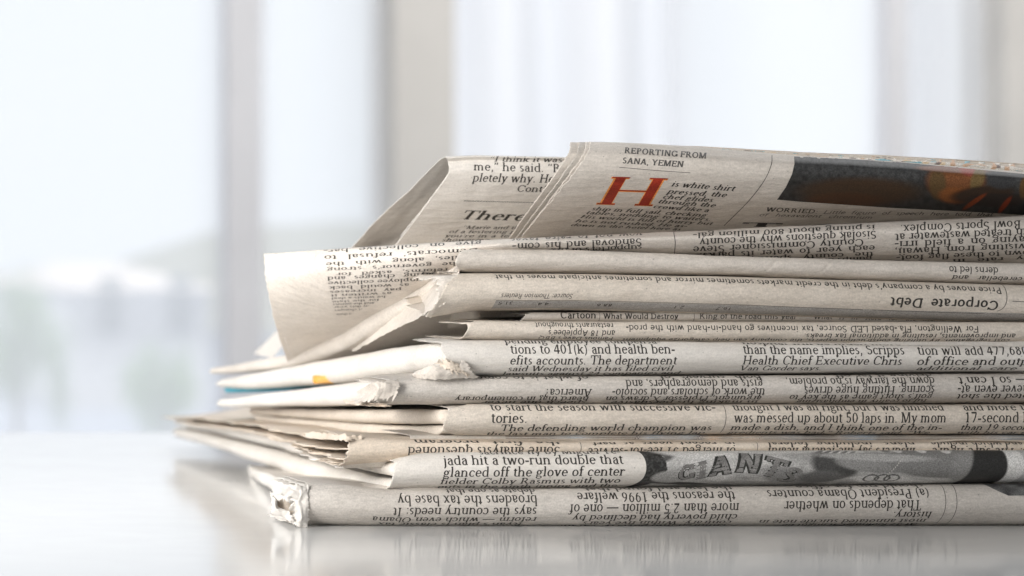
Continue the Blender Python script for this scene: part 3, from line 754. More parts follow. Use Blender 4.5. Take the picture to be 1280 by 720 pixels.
# --- 1: bottom newspaper
t = paper('bottom newspaper lying on the white table, torn white left end')
k1 = Skin([(386, 604, 661), (440, 608, 662), (500, 613, 662), (700, 612.5, 662), (1000, 609, 662), (1340, 605, 662)], 0.000, 11, 0.10, kt=0.0)
k1.build('fold', PAPER_C, t, back=0.025, x0=384, ragged=0.5)
k1.build('page', PAPER_W, t, back=0.025, x0=376, ragged=0.9, inset=0.5)
k1.build('page', PAPER_W, t, back=0.025, x0=367, ragged=1.2, inset=1.1)
k1.build('page', PAPER_W, t, back=0.025, x0=379, ragged=0.9, inset=1.8)
slab('page_section', [(372, 607, 655), (356, 604, 642), (342, 598, 622), (326, 590, 605), (309, 581, 588)], 0.003, 0.20, (613, 658), PAPER_W, t, seed=21, skin=k1, edge=.8, bulge=.5, Ys=[.003, .03, .09, .18, .29])
i1 = Ink(k1)
y0 = 1.5; p = 17.6; E = 20.5
block(i1, [("broadens the tax base by", 497, 672)], y0 - p + 6, p, E, 0, 0, flip=True)   # order handled per line below
i1 = Ink(k1)
def fl(ink, rows, s0, pitch, size, font=ROMAN):       # rows as they appear from top to bottom, upside-down print
    for k, (txt, a, b) in enumerate(rows):
        y = s0 + k * pitch
        ink.text(txt, (b, y), (a, y), size, up=(0, 1), font=font)
fl(i1, [("debate as one that", 560, 672), ("broadens the tax base by", 497, 672), ("says the country needs: It", 492, 672), ("reform — which even Obama", 468, 674), ("Ryan’s plan is classic tax", 478, 660), ("legislation.", 600, 672), ("on the fiscal cliff", 520, 672)], -28.5, 15.8, E)
fl(i1, [("the law and found that", 735, 920), ("the reasons the 1996 welfare", 722, 920), ("more than 2.5 million — one of", 712, 924), ("child poverty had declined by", 718, 925), ("contrary. Within five years", 735, 922), ("children into poverty. On the", 706, 920)], -32.5, 15.8, E)
fl(i1, [("should run for office", 1000, 1160), ("(a) President Obama counters", 960, 1163), ("That depends on whether", 980, 1152), ("history.", 1118, 1167), ("most annotated suicide note in", 955, 1165), ("At 37 footnotes, it might be", 990, 1160)], -34.5, 15.8, E)
i1.line([(1182, -44), (1182, 0), (1182, 46)], .7); i1.line([(1196, -44), (1196, 0), (1196, 46)], .7)
i1.build('printed_text', t)
def pic1(u, v):
    g = 0.10 + 0.06 * noise(u * .1, v * .12, 5); return np.stack([g, g, g], -1)
i1.picture(1232, 1330, -34, -8, pic1, 'printed_photo', t, 2, edge=lambda v: 1232 + 1.4 * (v + 34) + 10 * np.sin(v * .1))
# torn end: curled scraps and fuzz
def scrap(parent, pts, seed, mat=PAPER_W, amp=.5, crease=.7, rag=(.8, .8, .8, .8), nu=70, nv=56, name='torn_flap'):
    pts = [[(x, y, Y * (.45 if Y < 0 else 1)) for x, y, Y in r_] for r_ in pts]
    q = Patch(pts, seed, amp * .5, nu, nv, crease * .55); return q.build(name, mat, parent, ragged=rag, rs=22)
scrap(t, [[(348, 606, .012), (358, 606, .005), (370, 606, .001), (386, 606, .0012)],
          [(342, 616, .010), (350, 612, .001), (366, 613, -.001), (385, 618, -.0002)],
          [(337, 614, .008), (342, 620, .000), (356, 620, -.002), (384, 628, -.0006)]], 31, crease=1.0, rag=(1.2, .3, .7, .6))
scrap(t, [[(338, 616, .007), (343, 624, .000), (347, 626, .001)], [(340, 630, .006), (344, 634, -.001), (348, 634, .001)], [(340, 642, .007), (350, 642, .001), (362, 640, -.001)], [(352, 642, .008), (358, 650, .001), (367, 652, -.001)]], 34, crease=.8, rag=(1.2, .5, .7, 1.0))
scrap(t, [[(364, 610, .000), (374, 608, -.0008), (386, 606, .0012)], [(366, 632, -.001), (375, 632, -.0022), (386, 632, -.0006)], [(363, 654, .001), (374, 659, .000), (386, 660, .002)]], 32, amp=.5, crease=1.5, rag=(2.0, .8, .3, .5))
scrap(t, [[(344, 624, .006), (356, 626, .003), (366, 630, .003)], [(343, 636, .006), (354, 638, .003), (366, 644, .003)]], 33, PAPER_P, rag=(.8, .5, .8, .5))
finish(t, None)

# --- 2: newspaper with the baseball photo
t = paper('second newspaper from the bottom with a grey baseball photo reading GIANTS on its fold')
k2 = Skin([(489, 577, 616), (508, 570, 616), (560, 566, 616), (700, 565, 615), (980, 564, 611), (1340, 563, 606)], -0.0015, 12, 0.09)
k2.build('fold', PAPER_W, t, back=0.025, ragged=.2, left=[(-28, 524), (-18, 502), (-8, 492), (2, 490), (20, 489), (45, 486)])
k2.build('page', PAPER_W, t, back=0.025, x0=494, inset=.5)
slab('page_section', [(490, 579, 596.5), (445, 569, 587), (382, 552, 571), (318, 538, 554), (254, 527, 539), (209, 521.5, 530)], 0.002, 0.45, (567, 589), PAPER_W, t, seed=22, skin=k2, blend=.06, bulge=1.2)
slab('page_section', [(490, 600, 617), (445, 592, 609), (382, 576.5, 600), (318, 559, 580), (254, 543, 557), (207, 533, 544)], 0.002, 0.45, (590, 612), PAPER_W, t, seed=23, skin=k2, blend=.06, bulge=1.2)
i2 = Ink(k2)
for r in [("sacrifice fly by Miguel Te-", 600, 778, -20), ("jada hit a two-run double that", 553, 778, -4), ("glanced off the glove of center", 553, 780, 12), ("fielder Colby Rasmus with two", 552, 778, 28), ("outs in the ninth inning and the", 552, 778, 44)]:
    i2.text(r[0], (r[1], r[3]), (r[2], r[3]), 20.0, up=(0, -1))
def pic2(u, v):
    x = u; y = v                       # v from -36 (top) to 36 (bottom)
    v = v - 5; y = v; g = 0.42 + 0.10 * noise(x * .03, y * .08, 1) + 0.05 * noise(x * .12, y * .3, 2)
    def blob(g, cx, cy, rx, ry, val, rot=0, soft=.35):
        dx = x - cx; dy = y - cy; c, s_ = math.cos(rot), math.sin(rot)
        d = np.sqrt(((dx * c + dy * s_) / rx) ** 2 + ((-dx * s_ + dy * c) / ry) ** 2)
        w = smooth((1 + soft - d) / soft); return g * (1 - w) + val * w
    # cap brim and collar at the left
    g = blob(g, 812, -22, 26, 12, .10); g = blob(g, 812, -20, 14, 3, .55, .1)
    g = np.where(x < 832 - .016 * (v - 2) ** 2 - .15 * v, .045 + .03 * noise(x * .5, y * .5, 8), g)
    g = blob(g, 850, 26, 42, 4, .07, .12); g = blob(g, 838, 12, 20, 10, .30); g = blob(g, 885, 34, 30, 4, .2)
    # jersey folds
    for cx, cy, rx, ry, vv, ro in [(990, 18, 30, 14, .22, .4), (960, 30, 40, 6, .28, .1), (1010, -18, 26, 8, .32, .2), (980, -30, 40, 6, .5, 0), (870, -26, 40, 8, .55, .1), (930, -30, 30, 5, .48, 0)]:
        g = blob(g, cx, cy, rx, ry, vv, ro, .6)
    # glove and arm
    g = blob(g, 1042, -6, 24, 17, .07, .25, .5); g = blob(g, 1028, 14, 22, 10, .12, 0, .6); g = blob(g, 1048, -28, 26, 6, .6, .15, .5)
    for k in range(5): g = blob(g, 1025 + 9 * k, -26 + k * 1.5, 1.6, 9, .16, .9, .8)
    g = blob(g, 1100, -9, 52, 13, .24, .06, .25); g = blob(g, 1170, -6, 60, 20, .20, .12, .25); g = blob(g, 1092, -16, 50, 4, .36, .05, .8)
    g = blob(g, 1100, 20, 36, 9, .55, .02, .4); g = blob(g, 1060, 26, 14, 7, .35, 0, .5); g = blob(g, 1120, 26, 40, 6, .62, .1, .5)
    for cx in (1090, 1104, 1116): 
        d = np.abs(np.sqrt(((x - cx) / 9) ** 2 + ((y - 17) / 8) ** 2) - 1); g = np.where(d < .16, .12, g)
    # stripes on the sleeve
    for k in range(7): g = blob(g, 1108 + 15 * k, -29 + .6 * k, 5, 4, .62 if k % 2 else .2, .5, .5)
    g = blob(g, 1215, 6, 24, 30, .24, -.3, .4)
    wv = smooth((x - 1208 + .25 * (y)) / 5); g = g * (1 - wv) + .035 * wv
    wv = smooth((x - 1253 - 2 * np.cos(y * .06)) / 3); g = g * (1 - wv) + .66 * wv
    wv = smooth((x - 1272 - 4 * np.cos(y * .06)) / 3); g = g * (1 - wv) + .45 * wv
    g = g * (1 + .10 * noise(x * .9, y * .9, 12))
    g = np.clip(g, .03, .75)
    return np.stack([g, g * .985, g * .96], -1)
i2.picture(780, 1330, -30, 58, pic2, 'printed_photo', t, 1.0, edge=lambda v: 806 - .008 * (v - 2) ** 2)
# jersey letters, arched
for ch, x0, x1, y0, y1, hh in [('G', 846, 868, 24, 18, 24), ('I', 868, 886, 22, 17, 27), ('A', 884, 913, 16, 11, 28), ('N', 916, 946, 9, 11, 28), ('T', 945, 972, 12, 20, 27), ('S', 966, 992, 22, 34, 27)]:
    dx, dy = x1 - x0, y1 - y0; L_ = math.hypot(dx, dy); wd = SLAB.glyph(ch)[1]; sz = hh / .68
    upv = (dy / L_ + .22, -dx / L_)
    fo = Font(.24, .2); fi = Font(.15, .10)
    i2.text(ch, (x0, y0), (x1, y1), sz, up=upv, font=fo, col=(.035, .035, .033), off=.03)
    i2.text(ch, (x0 + 1.2, y0 - 1.2), (x1 - .2, y1 - 1.2), sz * .95, up=upv, font=fi, col=(.17, .165, .16), off=.06)
i2.build('printed_text', t)
finish(t, 613)

# --- 3: thin crumpled peach newspaper
t = paper('thin peach newspaper with crumpled torn pages at its left, third from the bottom')
k3 = Skin([(436, 545, 586), (500, 549, 580), (600, 552, 575), (728, 553, 572), (1000, 553.5, 569), (1340, 554, 569)], 0.003, 13, 0.12)
k3.build('fold', PAPER_P, t, back=0.025, ragged=1.0)
k3.build('page', PAPER_P, t, back=0.025, x0=440, ragged=1.2, inset=.4)
k3b = Skin([(520, 546, 555), (700, 546, 554), (1000, 546, 554), (1340, 546, 554)], 0.007, 14, 0.1)
k3b.build('page', PAPER_G, t, back=0.025)
i3b = Ink(k3b)
def pic3(u, v):
    g = .30 + .2 * noise(u * .06, v * .2, 3); r = g * (1 + .5 * noise(u * .04, 3, 5)); b_ = g * (1 - .5 * noise(u * .04, 3, 5))
    dk = smooth((noise(u * .025, .5, 9) + .1) * 3); k = 1 - .8 * dk
    return np.clip(np.stack([r * k * 1.1, g * k, b_ * k], -1), .02, .7)
i3b.picture(640, 1330, -8, 8, pic3, 'printed_photo', t, 2)
i3 = Ink(k3)
fl(i3, [("the first program", 520, 705), ("Some analysts questioned", 513, 705), ("its broad approach to", 530, 705)], -16, 14.5, 18.5)
fl(i3, [("in recent years as part", 745, 925), ("of merged 51 fee-for-service", 738, 925), ("insurers have already", 745, 925)], -13, 13.5, 18)
fl(i3, [("plans, including federal", 965, 1150), ("insurers say the federal health", 965, 1150)], -12, 13, 18)
fl(i3, [("disabled and which include", 1170, 1340), ("insurers. The sure figure", 1170, 1340)], -12, 13, 18)
i3.line([(730, -20), (730, 0), (730, 20)], .7); i3.line([(952, -20), (952, 0), (952, 20)], .6)
i3.build('printed_text', t)
def leaf(t, edge, Yf, Yb, mat, seed, th=1.6, zr=(548, 550), edge_amt=1.5, name='page', Ys=None, blend=.09, amp=.35):
    rows = [(x, y, y + th) for x, y in edge]
    return slab(name, rows, Yf, Yb, zr, mat, t, seed=seed, skin=k3, edge=edge_amt, bulge=.5, Ys=Ys, blend=blend, amp=amp)
leaf(t, [(437, 547), (426, 545), (400, 548), (357, 540), (323, 532), (290, 528), (253, 522), (215, 522), (199, 520)], .004, .44, PAPER_P, 51, 1.4, (548, 549), 2.2, amp=.7)
leaf(t, [(434, 560), (415, 561), (390, 557), (357, 549), (332, 542), (307, 538), (263, 532), (225, 527)], .005, .38, PAPER_P, 52, 1.6, (552, 554), 2.4, amp=.9)
leaf(t, [(432, 573), (420, 570), (400, 566), (376, 560), (352, 549), (330, 543)], .006, .17, PAPER_P, 53, 1.6, (556, 558), 2.6, amp=.9)
leaf(t, [(436, 583), (424, 583), (405, 577), (386, 570), (372, 561), (361, 549)], .004, .13, PAPER_W, 54, 1.3, (562, 564), 3.0, amp=.7)
scrap(t, [[(380, 541, .08), (400, 541, .06), (424, 543, .01), (452, 545, .004)], [(384, 548, .075), (402, 549, .05), (426, 550, .006), (450, 552, .004)]], 55, PAPER_P, amp=.6, crease=1.0, rag=(1.5, .5, 1.4, 1.0))
finish(t, 568)

# --- 4: "to start the season"
t = paper('newspaper whose fold reads The defending world champion was, round left corner')
k4 = Skin([(552, 509, 546), (562, 508, 546), (580, 507, 547), (650, 506, 548), (900, 507, 546), (1340, 507, 545)], 0.000, 15, 0.10)
k4.build('fold', PAPER_A, t, back=0.025, ragged=.3, left=[(-24, 590), (-15, 572), (-6, 560), (4, 556), (14, 556), (26, 564), (40, 576)])
k4.build('page', PAPER, t, back=0.025, x0=562, inset=.5)
slab('page_section', [(552, 512, 530), (500, 512, 530), (430, 512, 527), (366, 511, 522), (304, 509, 518)], 0.004, 0.27, (508, 526), PAPER_A, t, seed=24, skin=k4, bulge=1.0)
slab('page_section', [(556, 532, 545), (500, 532, 546), (430, 528, 542), (366, 523, 533), (310, 519, 524)], 0.004, 0.27, (528, 545), PAPER_A, t, seed=25, skin=k4, bulge=1.0)
i4 = Ink(k4)
def ub(ink, rows, s0, pitch, size, font=ROMAN):
    for k, (txt, a, b) in enumerate(rows):
        if txt: ink.text(txt, (a, s0 + k * pitch), (b, s0 + k * pitch), size, up=(0, -1), font=font)
ub(i4, [("he said he was one of the best", 614, 897), ("to start the season with successive vic-", 614, 897), ("tories.", 614, 660), ("The defending world champion was", 628, 894), ("the last man to complete his flying lap,", 614, 894)], -25, 16, 20)
ub(i4, [("", 0, 0), ("thought I was all right, but I was finished", 918, 1182), ("was messed up about 50 laps in. My mom", 918, 1184), ("made a dish, and I think one of the in-", 917, 1182), ("gredients was bad,” Roberts said. “We", 918, 1172)], -25, 16, 20)
ub(i4, [("", 0, 0), ("and more than a", 1206, 1322), ("17-second lead, less", 1206, 1340), ("than 19 seconds ahead", 1205, 1345), ("with his car running", 1206, 1340)], -25, 16, 20)
i4.line([(908, -33), (908, 0), (908, 33)], .7)
i4.build('printed_text', t)
finish(t, 546)

# --- 5: "America?" flipped
t = paper('newspaper with upside-down columns about Professor X, creased left end')
k5 = Skin([(474, 480, 508), (490, 476, 508), (560, 472, 508), (800, 471, 508), (1340, 468, 506)], 0.002, 16, 0.12)
k5.build('fold', PAPER_C, t, back=0.025, ragged=.5, left=[(-18, 494), (-10, 484), (0, 476), (10, 474), (22, 477), (40, 484)])
k5.build('page', PAPER, t, back=0.025, x0=481, inset=.5, ragged=.8)
slab('page_section', [(520, 471, 500), (468, 474, 505), (398, 482, 507), (334, 491, 508), (285, 498, 508.5), (263, 501, 508)], 0.008, 0.27, (472, 506), PAPER_W, t, seed=26, skin=k5, bulge=1.0)
i5 = Ink(k5)
fl(i5, [("of what is to come", 600, 741), ("", 0, 0), ("America?”", 678, 743), ("heard that in contemporary", 573, 741), ("speech one never", 610, 741)], -22, 11.6, 18)
fl(i5, [("both surveys of", 830, 957), ("gists and demographers, and", 785, 957), ("the work of scholars and sociolo-", 768, 960), ("argument, Professor X draws on", 762, 958), ("in making his persuasive", 772, 957)], -22, 11.6, 18)
fl(i5, [("driving it far off", 1050, 1172), ("down the fairway is no problem,", 986, 1172), ("scoring. Hitting huge drives", 1008, 1172), ("golf’s short game as the key to", 992, 1171), ("ful to reality in emphasizing", 1004, 1168)], -24.5, 11.8, 18)
fl(i5, [("", 0, 0), ("golfers — so I can’t", 1202, 1345), ("never even at-", 1200, 1290), ("tempted the shot", 1202, 1320)], -24.5, 11.8, 18)
i5.build('printed_text', t)
scrap(t, [[(446, 489, .03), (462, 480, .004), (476, 477, .0), (498, 475, .001)], [(452, 496, .02), (468, 488, .002), (480, 486, -.001), (499, 484, -.0005)], [(440, 505, .012), (462, 500, .004), (476, 500, .002), (494, 496, .000)]], 61, PAPER, amp=.35, crease=.7, rag=(1.2, .6, .4, 1.4))
scrap(t, [[(430, 500, .04), (450, 502, .02), (478, 505, .004)], [(432, 505, .035), (455, 507, .012), (490, 508, .004)]], 63, PAPER_P, amp=.5, crease=.8, rag=(1.5, .8, .8, 1.0))
finish(t, 508)

# --- 6: "tions to 401(k)"
t = paper('newspaper reading tions to 401(k) and health ben-, with a torn hole at its corner')
k6 = Skin([(548, 428, 472), (575, 425, 474), (700, 426, 473), (900, 428, 470), (1100, 431, 467), (1340, 433, 466)], -0.001, 17, 0.10)
k6.build('fold', PAPER_W, t, back=0.025, ragged=.7, left=[(-24, 552), (-8, 552), (0, 556), (8, 561), (14, 572), (24, 584), (34, 596), (60, 600)])
k6.build('page', PAPER_W, t, back=0.025, x0=556, inset=.5)
slab('page_section', [(560, 427, 462), (532, 429, 463), (488, 434, 468), (444, 441, 474), (403, 448, 479), (357, 458, 482), (298, 469, 486), (275, 474, 484), (262, 477, 483)], 0.003, 0.29, (427, 470), PAPER_W, t, seed=27, skin=k6, bulge=1.0)
slab('page_section', [(370, 470, 484), (340, 474, 488), (300, 480, 491), (278, 484, 491)], 0.20, 0.285, (465, 470), PAPER_B, t, seed=28, bulge=1.0, xr=700)
slab('page_section', [(421, 470, 479), (416, 470, 480), (412, 469, 478)], 0.137, 0.145, (440, 460), PAPER_O, t, seed=35, bulge=.6, xr=520, Ys=[.137, .141, .145])
i6 = Ink(k6)
ub(i6, [("pending employee compensa-", 632, 828), ("tions to 401(k) and health ben-", 637, 843), ("efits accounts. The department", 637, 846), ("said Wednesday it has filed civil", 637, 845), ("lawsuits against 24 companies and", 634, 858)], -17, 15.3, 19.5)
ub(i6, [("hospital will be much more", 930, 1130), ("than the name implies, Scripps", 928, 1130), ("Health Chief Executive Chris", 928, 1128), ("Van Gorder says.", 928, 1032)], -17, 15.3, 19.5)
ub(i6, [("", 0, 0), ("tion will add 477,680 square feet", 1146, 1360), ("of office and outpatient", 1146, 1330), ("additional care there", 1150, 1330)], -17, 15.3, 19.5)
i6.line([(1150, -20), (1340, -20)], .6)
i6.build('printed_text', t)
def pc6(u, v):
    c = np.zeros(u.shape + (3,)); c[...] = (.05, .05, .05); c[(u > 1140) & (u < 1165)] = (.03, .16, .34); c[(u > 1165) & (u < 1185)] = (.45, .12, .06); return c
i6.picture(1138, 1215, -30, -22, pc6, 'printed_photo', t, 1.5)
scrap(t, [[(519, 464, .006), (536, 458, .0), (556, 458, -.003), (583, 452, -.003)], [(515, 468, .006), (538, 466, -.002), (560, 466, -.004), (590, 464, -.003)], [(520, 474, .006), (540, 474, .0), (566, 474, .0), (598, 473, .001)]], 64, PAPER, amp=.3, crease=.7, rag=(.8, .7, .5, .4))
scrap(t, [[(548, 452, -.001), (560, 450, -.004), (572, 455, -.004)], [(552, 462, -.002), (566, 464, -.005), (584, 468, -.003)]], 66, PAPER_P, amp=.3, crease=.7, rag=(1.2, 1.6, 1.0, 1.2))
finish(t, 472)

# --- 7: Applebee's and the set-back strip
t = paper('thin newspaper with small upside-down sans print about restaurants, set between two thicker folds')
k7 = Skin([(580, 410, 424), (590, 401, 426), (700, 402, 427), (900, 403, 429), (1340, 403, 431)], 0.0005, 18, 0.10)
k7.build('fold', PAPER_A, t, back=0.025, ragged=.3, left=[(-14, 597), (-7, 590), (0, 585), (8, 580), (20, 577)])
k7.build('page', PAPER, t, back=0.025, x0=586, inset=.5)
slab('page_section', [(588, 405, 425), (590, 406, 425), (592, 407, 423)], 0.008, 0.16, (404, 426), PAPER, t, seed=29, skin=k7, bulge=.6, Ys=[.008, .08, .16])
i7 = Ink(k7)
fl(i7, [("restaurants throughout", 670, 768), ("and 18 Applebee’s", 686, 770), ("Famous Dave’s BBQ", 676, 770)], -9.5, 10.5, 13.2, SANS)
fl(i7, [("For Wellington, Fla.-based LED Source, tax incentives go hand-in-hand with the prod-", 783, 1225), ("and improvements, resulting in additional tax breaks.", 1006, 1272), ("cost segregation. By utilizing construction experts, the company can help categorize equipment", 782, 1268)], -6, 10.2, 12.6, SANS)
i7.build('printed_text', t)
finish(t, 428)
t = paper('newspaper set back behind its neighbours with Cartoon in bold on a narrow strip')
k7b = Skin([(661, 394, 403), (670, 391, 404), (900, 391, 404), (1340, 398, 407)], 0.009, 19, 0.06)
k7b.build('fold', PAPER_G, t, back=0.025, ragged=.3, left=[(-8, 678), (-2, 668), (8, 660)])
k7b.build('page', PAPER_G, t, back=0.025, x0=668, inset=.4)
i7b = Ink(k7b)
i7b.text("Cartoon", (711, 3), (757, 3), 15, up=(0, -1), font=SBOLD)
i7b.line([(761, -9), (761, 9)], .6)
i7b.text("What Would Destroy", (765, 3.5), (860, 3.5), 12, up=(0, -1), font=SBOLD)
i7b.text("King of the road this year", (886, 3.5), (1010, 3.5), 12, up=(0, -1), font=SANS)
i7b.line([(880, -9), (880, 9)], .6)
i7b.text("What is in store for the market", (1030, 3), (1200, 3), 11, up=(0, -1), font=SANS)
i7b.build('printed_text', t)
finish(t, 404)

# --- 8: Corporate Debt
t = paper('thick newspaper with two folds and Corporate Debt printed upside down in bold')
k8a = Skin([(571, 318, 340), (580, 313, 341), (650, 311, 341.5), (790, 315, 343), (900, 319, 345), (1090, 325, 351), (1340, 331, 358)], 0.001, 20, 0.16)
k8a.build('fold', PAPER, t, back=0.06, ragged=.4, left=[(-15, 583), (-8, 575), (2, 571), (14, 573), (22, 578)])
k8b = Skin([(546, 350, 400), (560, 342, 397), (621, 341, 389), (700, 341.5, 389), (790, 343, 391), (900, 345, 395), (1090, 351, 401), (1340, 358, 406)], -0.001, 21, 0.16, kb=.12)
k8b.build('fold', PAPER_A, t, back=0.04, ragged=.9, left=[(-28, 580), (-20, 571), (-8, 560), (5, 551), (18, 543), (34, 537), (50, 545), (75, 560)])
k8b.build('page', PAPER, t, back=0.025, x0=550, inset=.5, ragged=1.3)
i8a = Ink(k8a)
def fl2(ink, txt, a, b, sa, sb, size, font): ink.text(txt, (b, sb), (a, sa), size, up=(0, 1), font=font)
fl2(i8a, "derns led to", 1188, 1250, -5, -5, 14, SANS)
fl2(i8a, "cerebellar and", 1194, 1282, 7, 7, 14, SANS)
i8a.build('printed_text', t)
i8 = Ink(k8b)
fl2(i8, "Price moves by a company’s debt in the credit markets sometimes mirror and sometimes anticipate moves in that", 620, 1252, -21, -17, 15, SANS)
fl2(i8, "Corporate Debt", 1112, 1248, 1, 2, 20.5, SBOLD)
fl2(i8, "Source: Thomson Reuters", 627, 717, 8, 8, 12, SITAL)
i8.line([(622, 20), (900, 20), (1255, 24)], .8)
i8.text("31.5", (645, 23), (626, 23), 12, up=(0, 1), font=SANS)
i8.text("4.4", (690, 25), (676, 25), 12, up=(0, 1), font=SANS)
i8.text("88.6", (770, 26), (750, 26), 12, up=(0, 1), font=SBOLD)
i8.text("2.1", (860, 26), (846, 26), 12, up=(0, 1), font=SANS)
i8.text("16.7", (920, 27), (900, 27), 12, up=(0, 1), font=SANS)
i8.line([(1256, -38), (1257, -20), (1257, 0), (1254, 12), (1248, 18)], .8)
i8.line([(1264, 2), (1330, 4)], .8)
i8.build('printed_text', t)
def pg8(u, v): return np.full(u.shape + (3,), .36) * (1 + .1 * noise(u * .2, v, 4))[..., None] * np.array([1, .95, .9])
i8.picture(622, 1330, 21, 48, pg8, 'printed_band', t, 3)
# gaping pages running back to the left
slab('page_section', [(596, 345, 396), (570, 352, 404), (520, 380, 418), (468, 412, 437)], 0.03, 0.20, (345, 393), PAPER, t, seed=36, Ys=[.03, .07, .13, .20], bulge=.5, skin=k8b)
p8 = Patch([[(582, 326, .012), (562, 342, .026), (531, 360, .055), (480, 393, .105), (425, 430, .155)],
            [(572, 346, .003), (554, 362, .010), (528, 382, .04), (482, 406, .09), (432, 436, .143)],
            [(566, 374, .001), (548, 384, .004), (524, 397, .028), (488, 415, .078), (441, 440, .134)]], 71, .4, 110, 60, .35)
p8.build('page', PAPER, t, ragged=(.3, .5, .3, 1.3), rs=30)
finish(t, 402)

# --- 9: wide newspaper leaning open at the left
t = paper('newspaper under the top one, wide upside-down page hanging open at its left end')
def ridge9(x): return np.interp(x, [320, 450, 560, 640, 800, 1000, 1340], [319, 310, 303, 299, 292, 282, 267])
def bot9(x): return np.interp(x, [320, 365, 430, 500, 550, 600, 640, 800, 1000, 1340], [455, 436, 408, 370, 346, 328, 320, 322, 329, 334])
cols = [330, 370, 420, 480, 540, 600, 680, 800, 950, 1120, 1340]
rows9 = [[], [], [], [], [], [], [], []]
for x in cols:
    a = ridge9(x); c = bot9(x); h = c - a; lx = np.clip((560 - x) / 230, 0, 1)
    yr_ = .085 * np.clip((620 - x) / 290, 0, 1) ** 1.2
    xb = x + 30 * lx; yb_ = np.interp(xb, [360, 430, 500, 550, 600], [.195, .135, .075, .042, .018])
    def Yr(g): return yr_ + (yb_ - yr_) * g
    rows9[0].append((x, a + 4, yr_ + .10)); rows9[1].append((x, a + .6, yr_ + .03)); rows9[2].append((x, a, yr_ + .0085))
    rows9[3].append((x + .5, a + min(3, .1 * h), yr_ + .003))
    rows9[4].append((x + 3 * lx, a + .25 * h, Yr(.03))); rows9[5].append((x + 10 * lx, a + .52 * h, Yr(.18)))
    rows9[6].append((x + 19 * lx, a + .78 * h, Yr(.48))); rows9[7].append((x + 30 * lx, c + 3, Yr(1.0)))
p9 = Patch(rows9, 81, .22, 300, 130); p9.vis = (40, 130)
p9.build('fold', PAPER, t, ragged=(.35, 0, 0, 0))
p9i = Patch([[(x + 7, y + 1.5, Y + .0016) for x, y, Y in r] for r in rows9], 81, .22, 200, 80)
p9i.build('page', PAPER, t, ragged=(.5, 0, 0, 0))
i9 = Ink(p9)
def px(ink, txt, a, b, size, h, font=ROMAN, lean=0.0, col=BLACK):
    """upright print: baseline a->b in px, em width size, vertical squash h"""
    ink.text(txt, a, b, size, up=(lean * h, -h), font=font, col=col)
def pf(ink, txt, a, b, size, h, font=ROMAN, lean=0.0):    # upside-down: a = left end, b = right end
    ink.text(txt, b, a, size, up=(lean * h, h), font=font)
rows = [("give on collective bar-", 404, 602, 304, 314.5, .62), ("Democrats’ refusal to", 405, 598, 313, 322.5, .72), ("rules, along with the", 407, 585, 322, 331, .62),
        ("the governor’s strong", 408, 575, 330, 338, .58), ("reforms, asked for", 420, 560, 338, 344, .5), ("saying changes and", 409, 545, 343.5, 349, .6),
        ("employee collective", 410, 530, 350.5, 355, .55), ("as would back", 411, 512, 357, 361, .5), ("pay increases", 412, 502, 363, 366.5, .42),
        ("as written it", 413, 490, 368, 371, .36), ("he wants a deal", 414, 482, 372.5, 375, .32), ("for the state", 415, 474, 376.5, 379, .3), ("and the unions", 416, 468, 380.5, 382.5, .3), ("in this year", 417, 462, 384.5, 386, .28), ("of changes", 418, 455, 388.5, 390, .28), ("and then", 420, 448, 394, 395, .25)]
for tx, a, b_, yr, yl, h in rows:
    # yr at the right end, yl at the left end, top edge of glyphs is their page baseline
    pf(i9, tx, (a, yl - 3), (b_, yr - 3 + .0), 15.5, h * .8)
pf(i9, "vow not to raise taxes", (638, 296), (803, 289), 17, .62)
pf(i9, "Sandoval and his com-", (640, 304.5), (803, 298), 17, .8)
pf(i9, "supporters of his", (690, 311), (803, 306), 17, .55)
i9.line([(842, 290), (844, 303), (843, 318)], .8)
def col9(lines, xa, xb, y0r, slope, ys, hs, size=18):
    for (tx, a, b_), y, h in zip(lines, ys, hs):
        pf(i9, tx, (a, y + slope * (b_ - a)), (b_, y), size, h)
col9([("is pining about 800 million gal-", 866, 1094), ("Sisolak questions why the county", 874, 1096), ("County Commissioner Steve", 866, 1080), ("each year to water its parks.", 874, 1094), ("the county spends", 940, 1092), ("pumps in", 1030, 1090)],
     0, 0, 0, .045, [281, 288.5, 298.5, 306.5, 314.5, 320.5], [.55, .8, .72, .62, .5, .35])
col9([("Bowl Sports Complex.", 1125, 1276), ("with treated wastewater at", 1119, 1300), ("playing on a field irri-", 1118, 1296), ("is visiting from Hawaii,", 1118, 1300), ("known to these flag foot-", 1120, 1306), ("key rate in", 1190, 1300)],
     0, 0, 0, .04, [275.5, 285, 294.5, 303.5, 312, 319.5], [.85, .8, .75, .68, .55, .4], 18.5)
i9.build('printed_text', t)
slab('page_section', [(575, 323, 343), (549, 339, 357), (502, 364, 388), (465, 384, 412), (427, 404, 434), (392, 424, 449), (357, 440, 458), (298, 454, 465), (252, 462, 468)], 0.016, 0.30, (322, 329), PAPER, t, seed=30, bulge=.9, xr=1300, blend=.22)
scrap(t, [[(318, 442, .32), (336, 424, .31), (352, 408, .30)], [(340, 448, .30), (350, 436, .29), (362, 424, .28)]], 82, PAPER_W, amp=.3, crease=.2, rag=(.3, .3, .3, .3), name='page')
finish(t, 330)

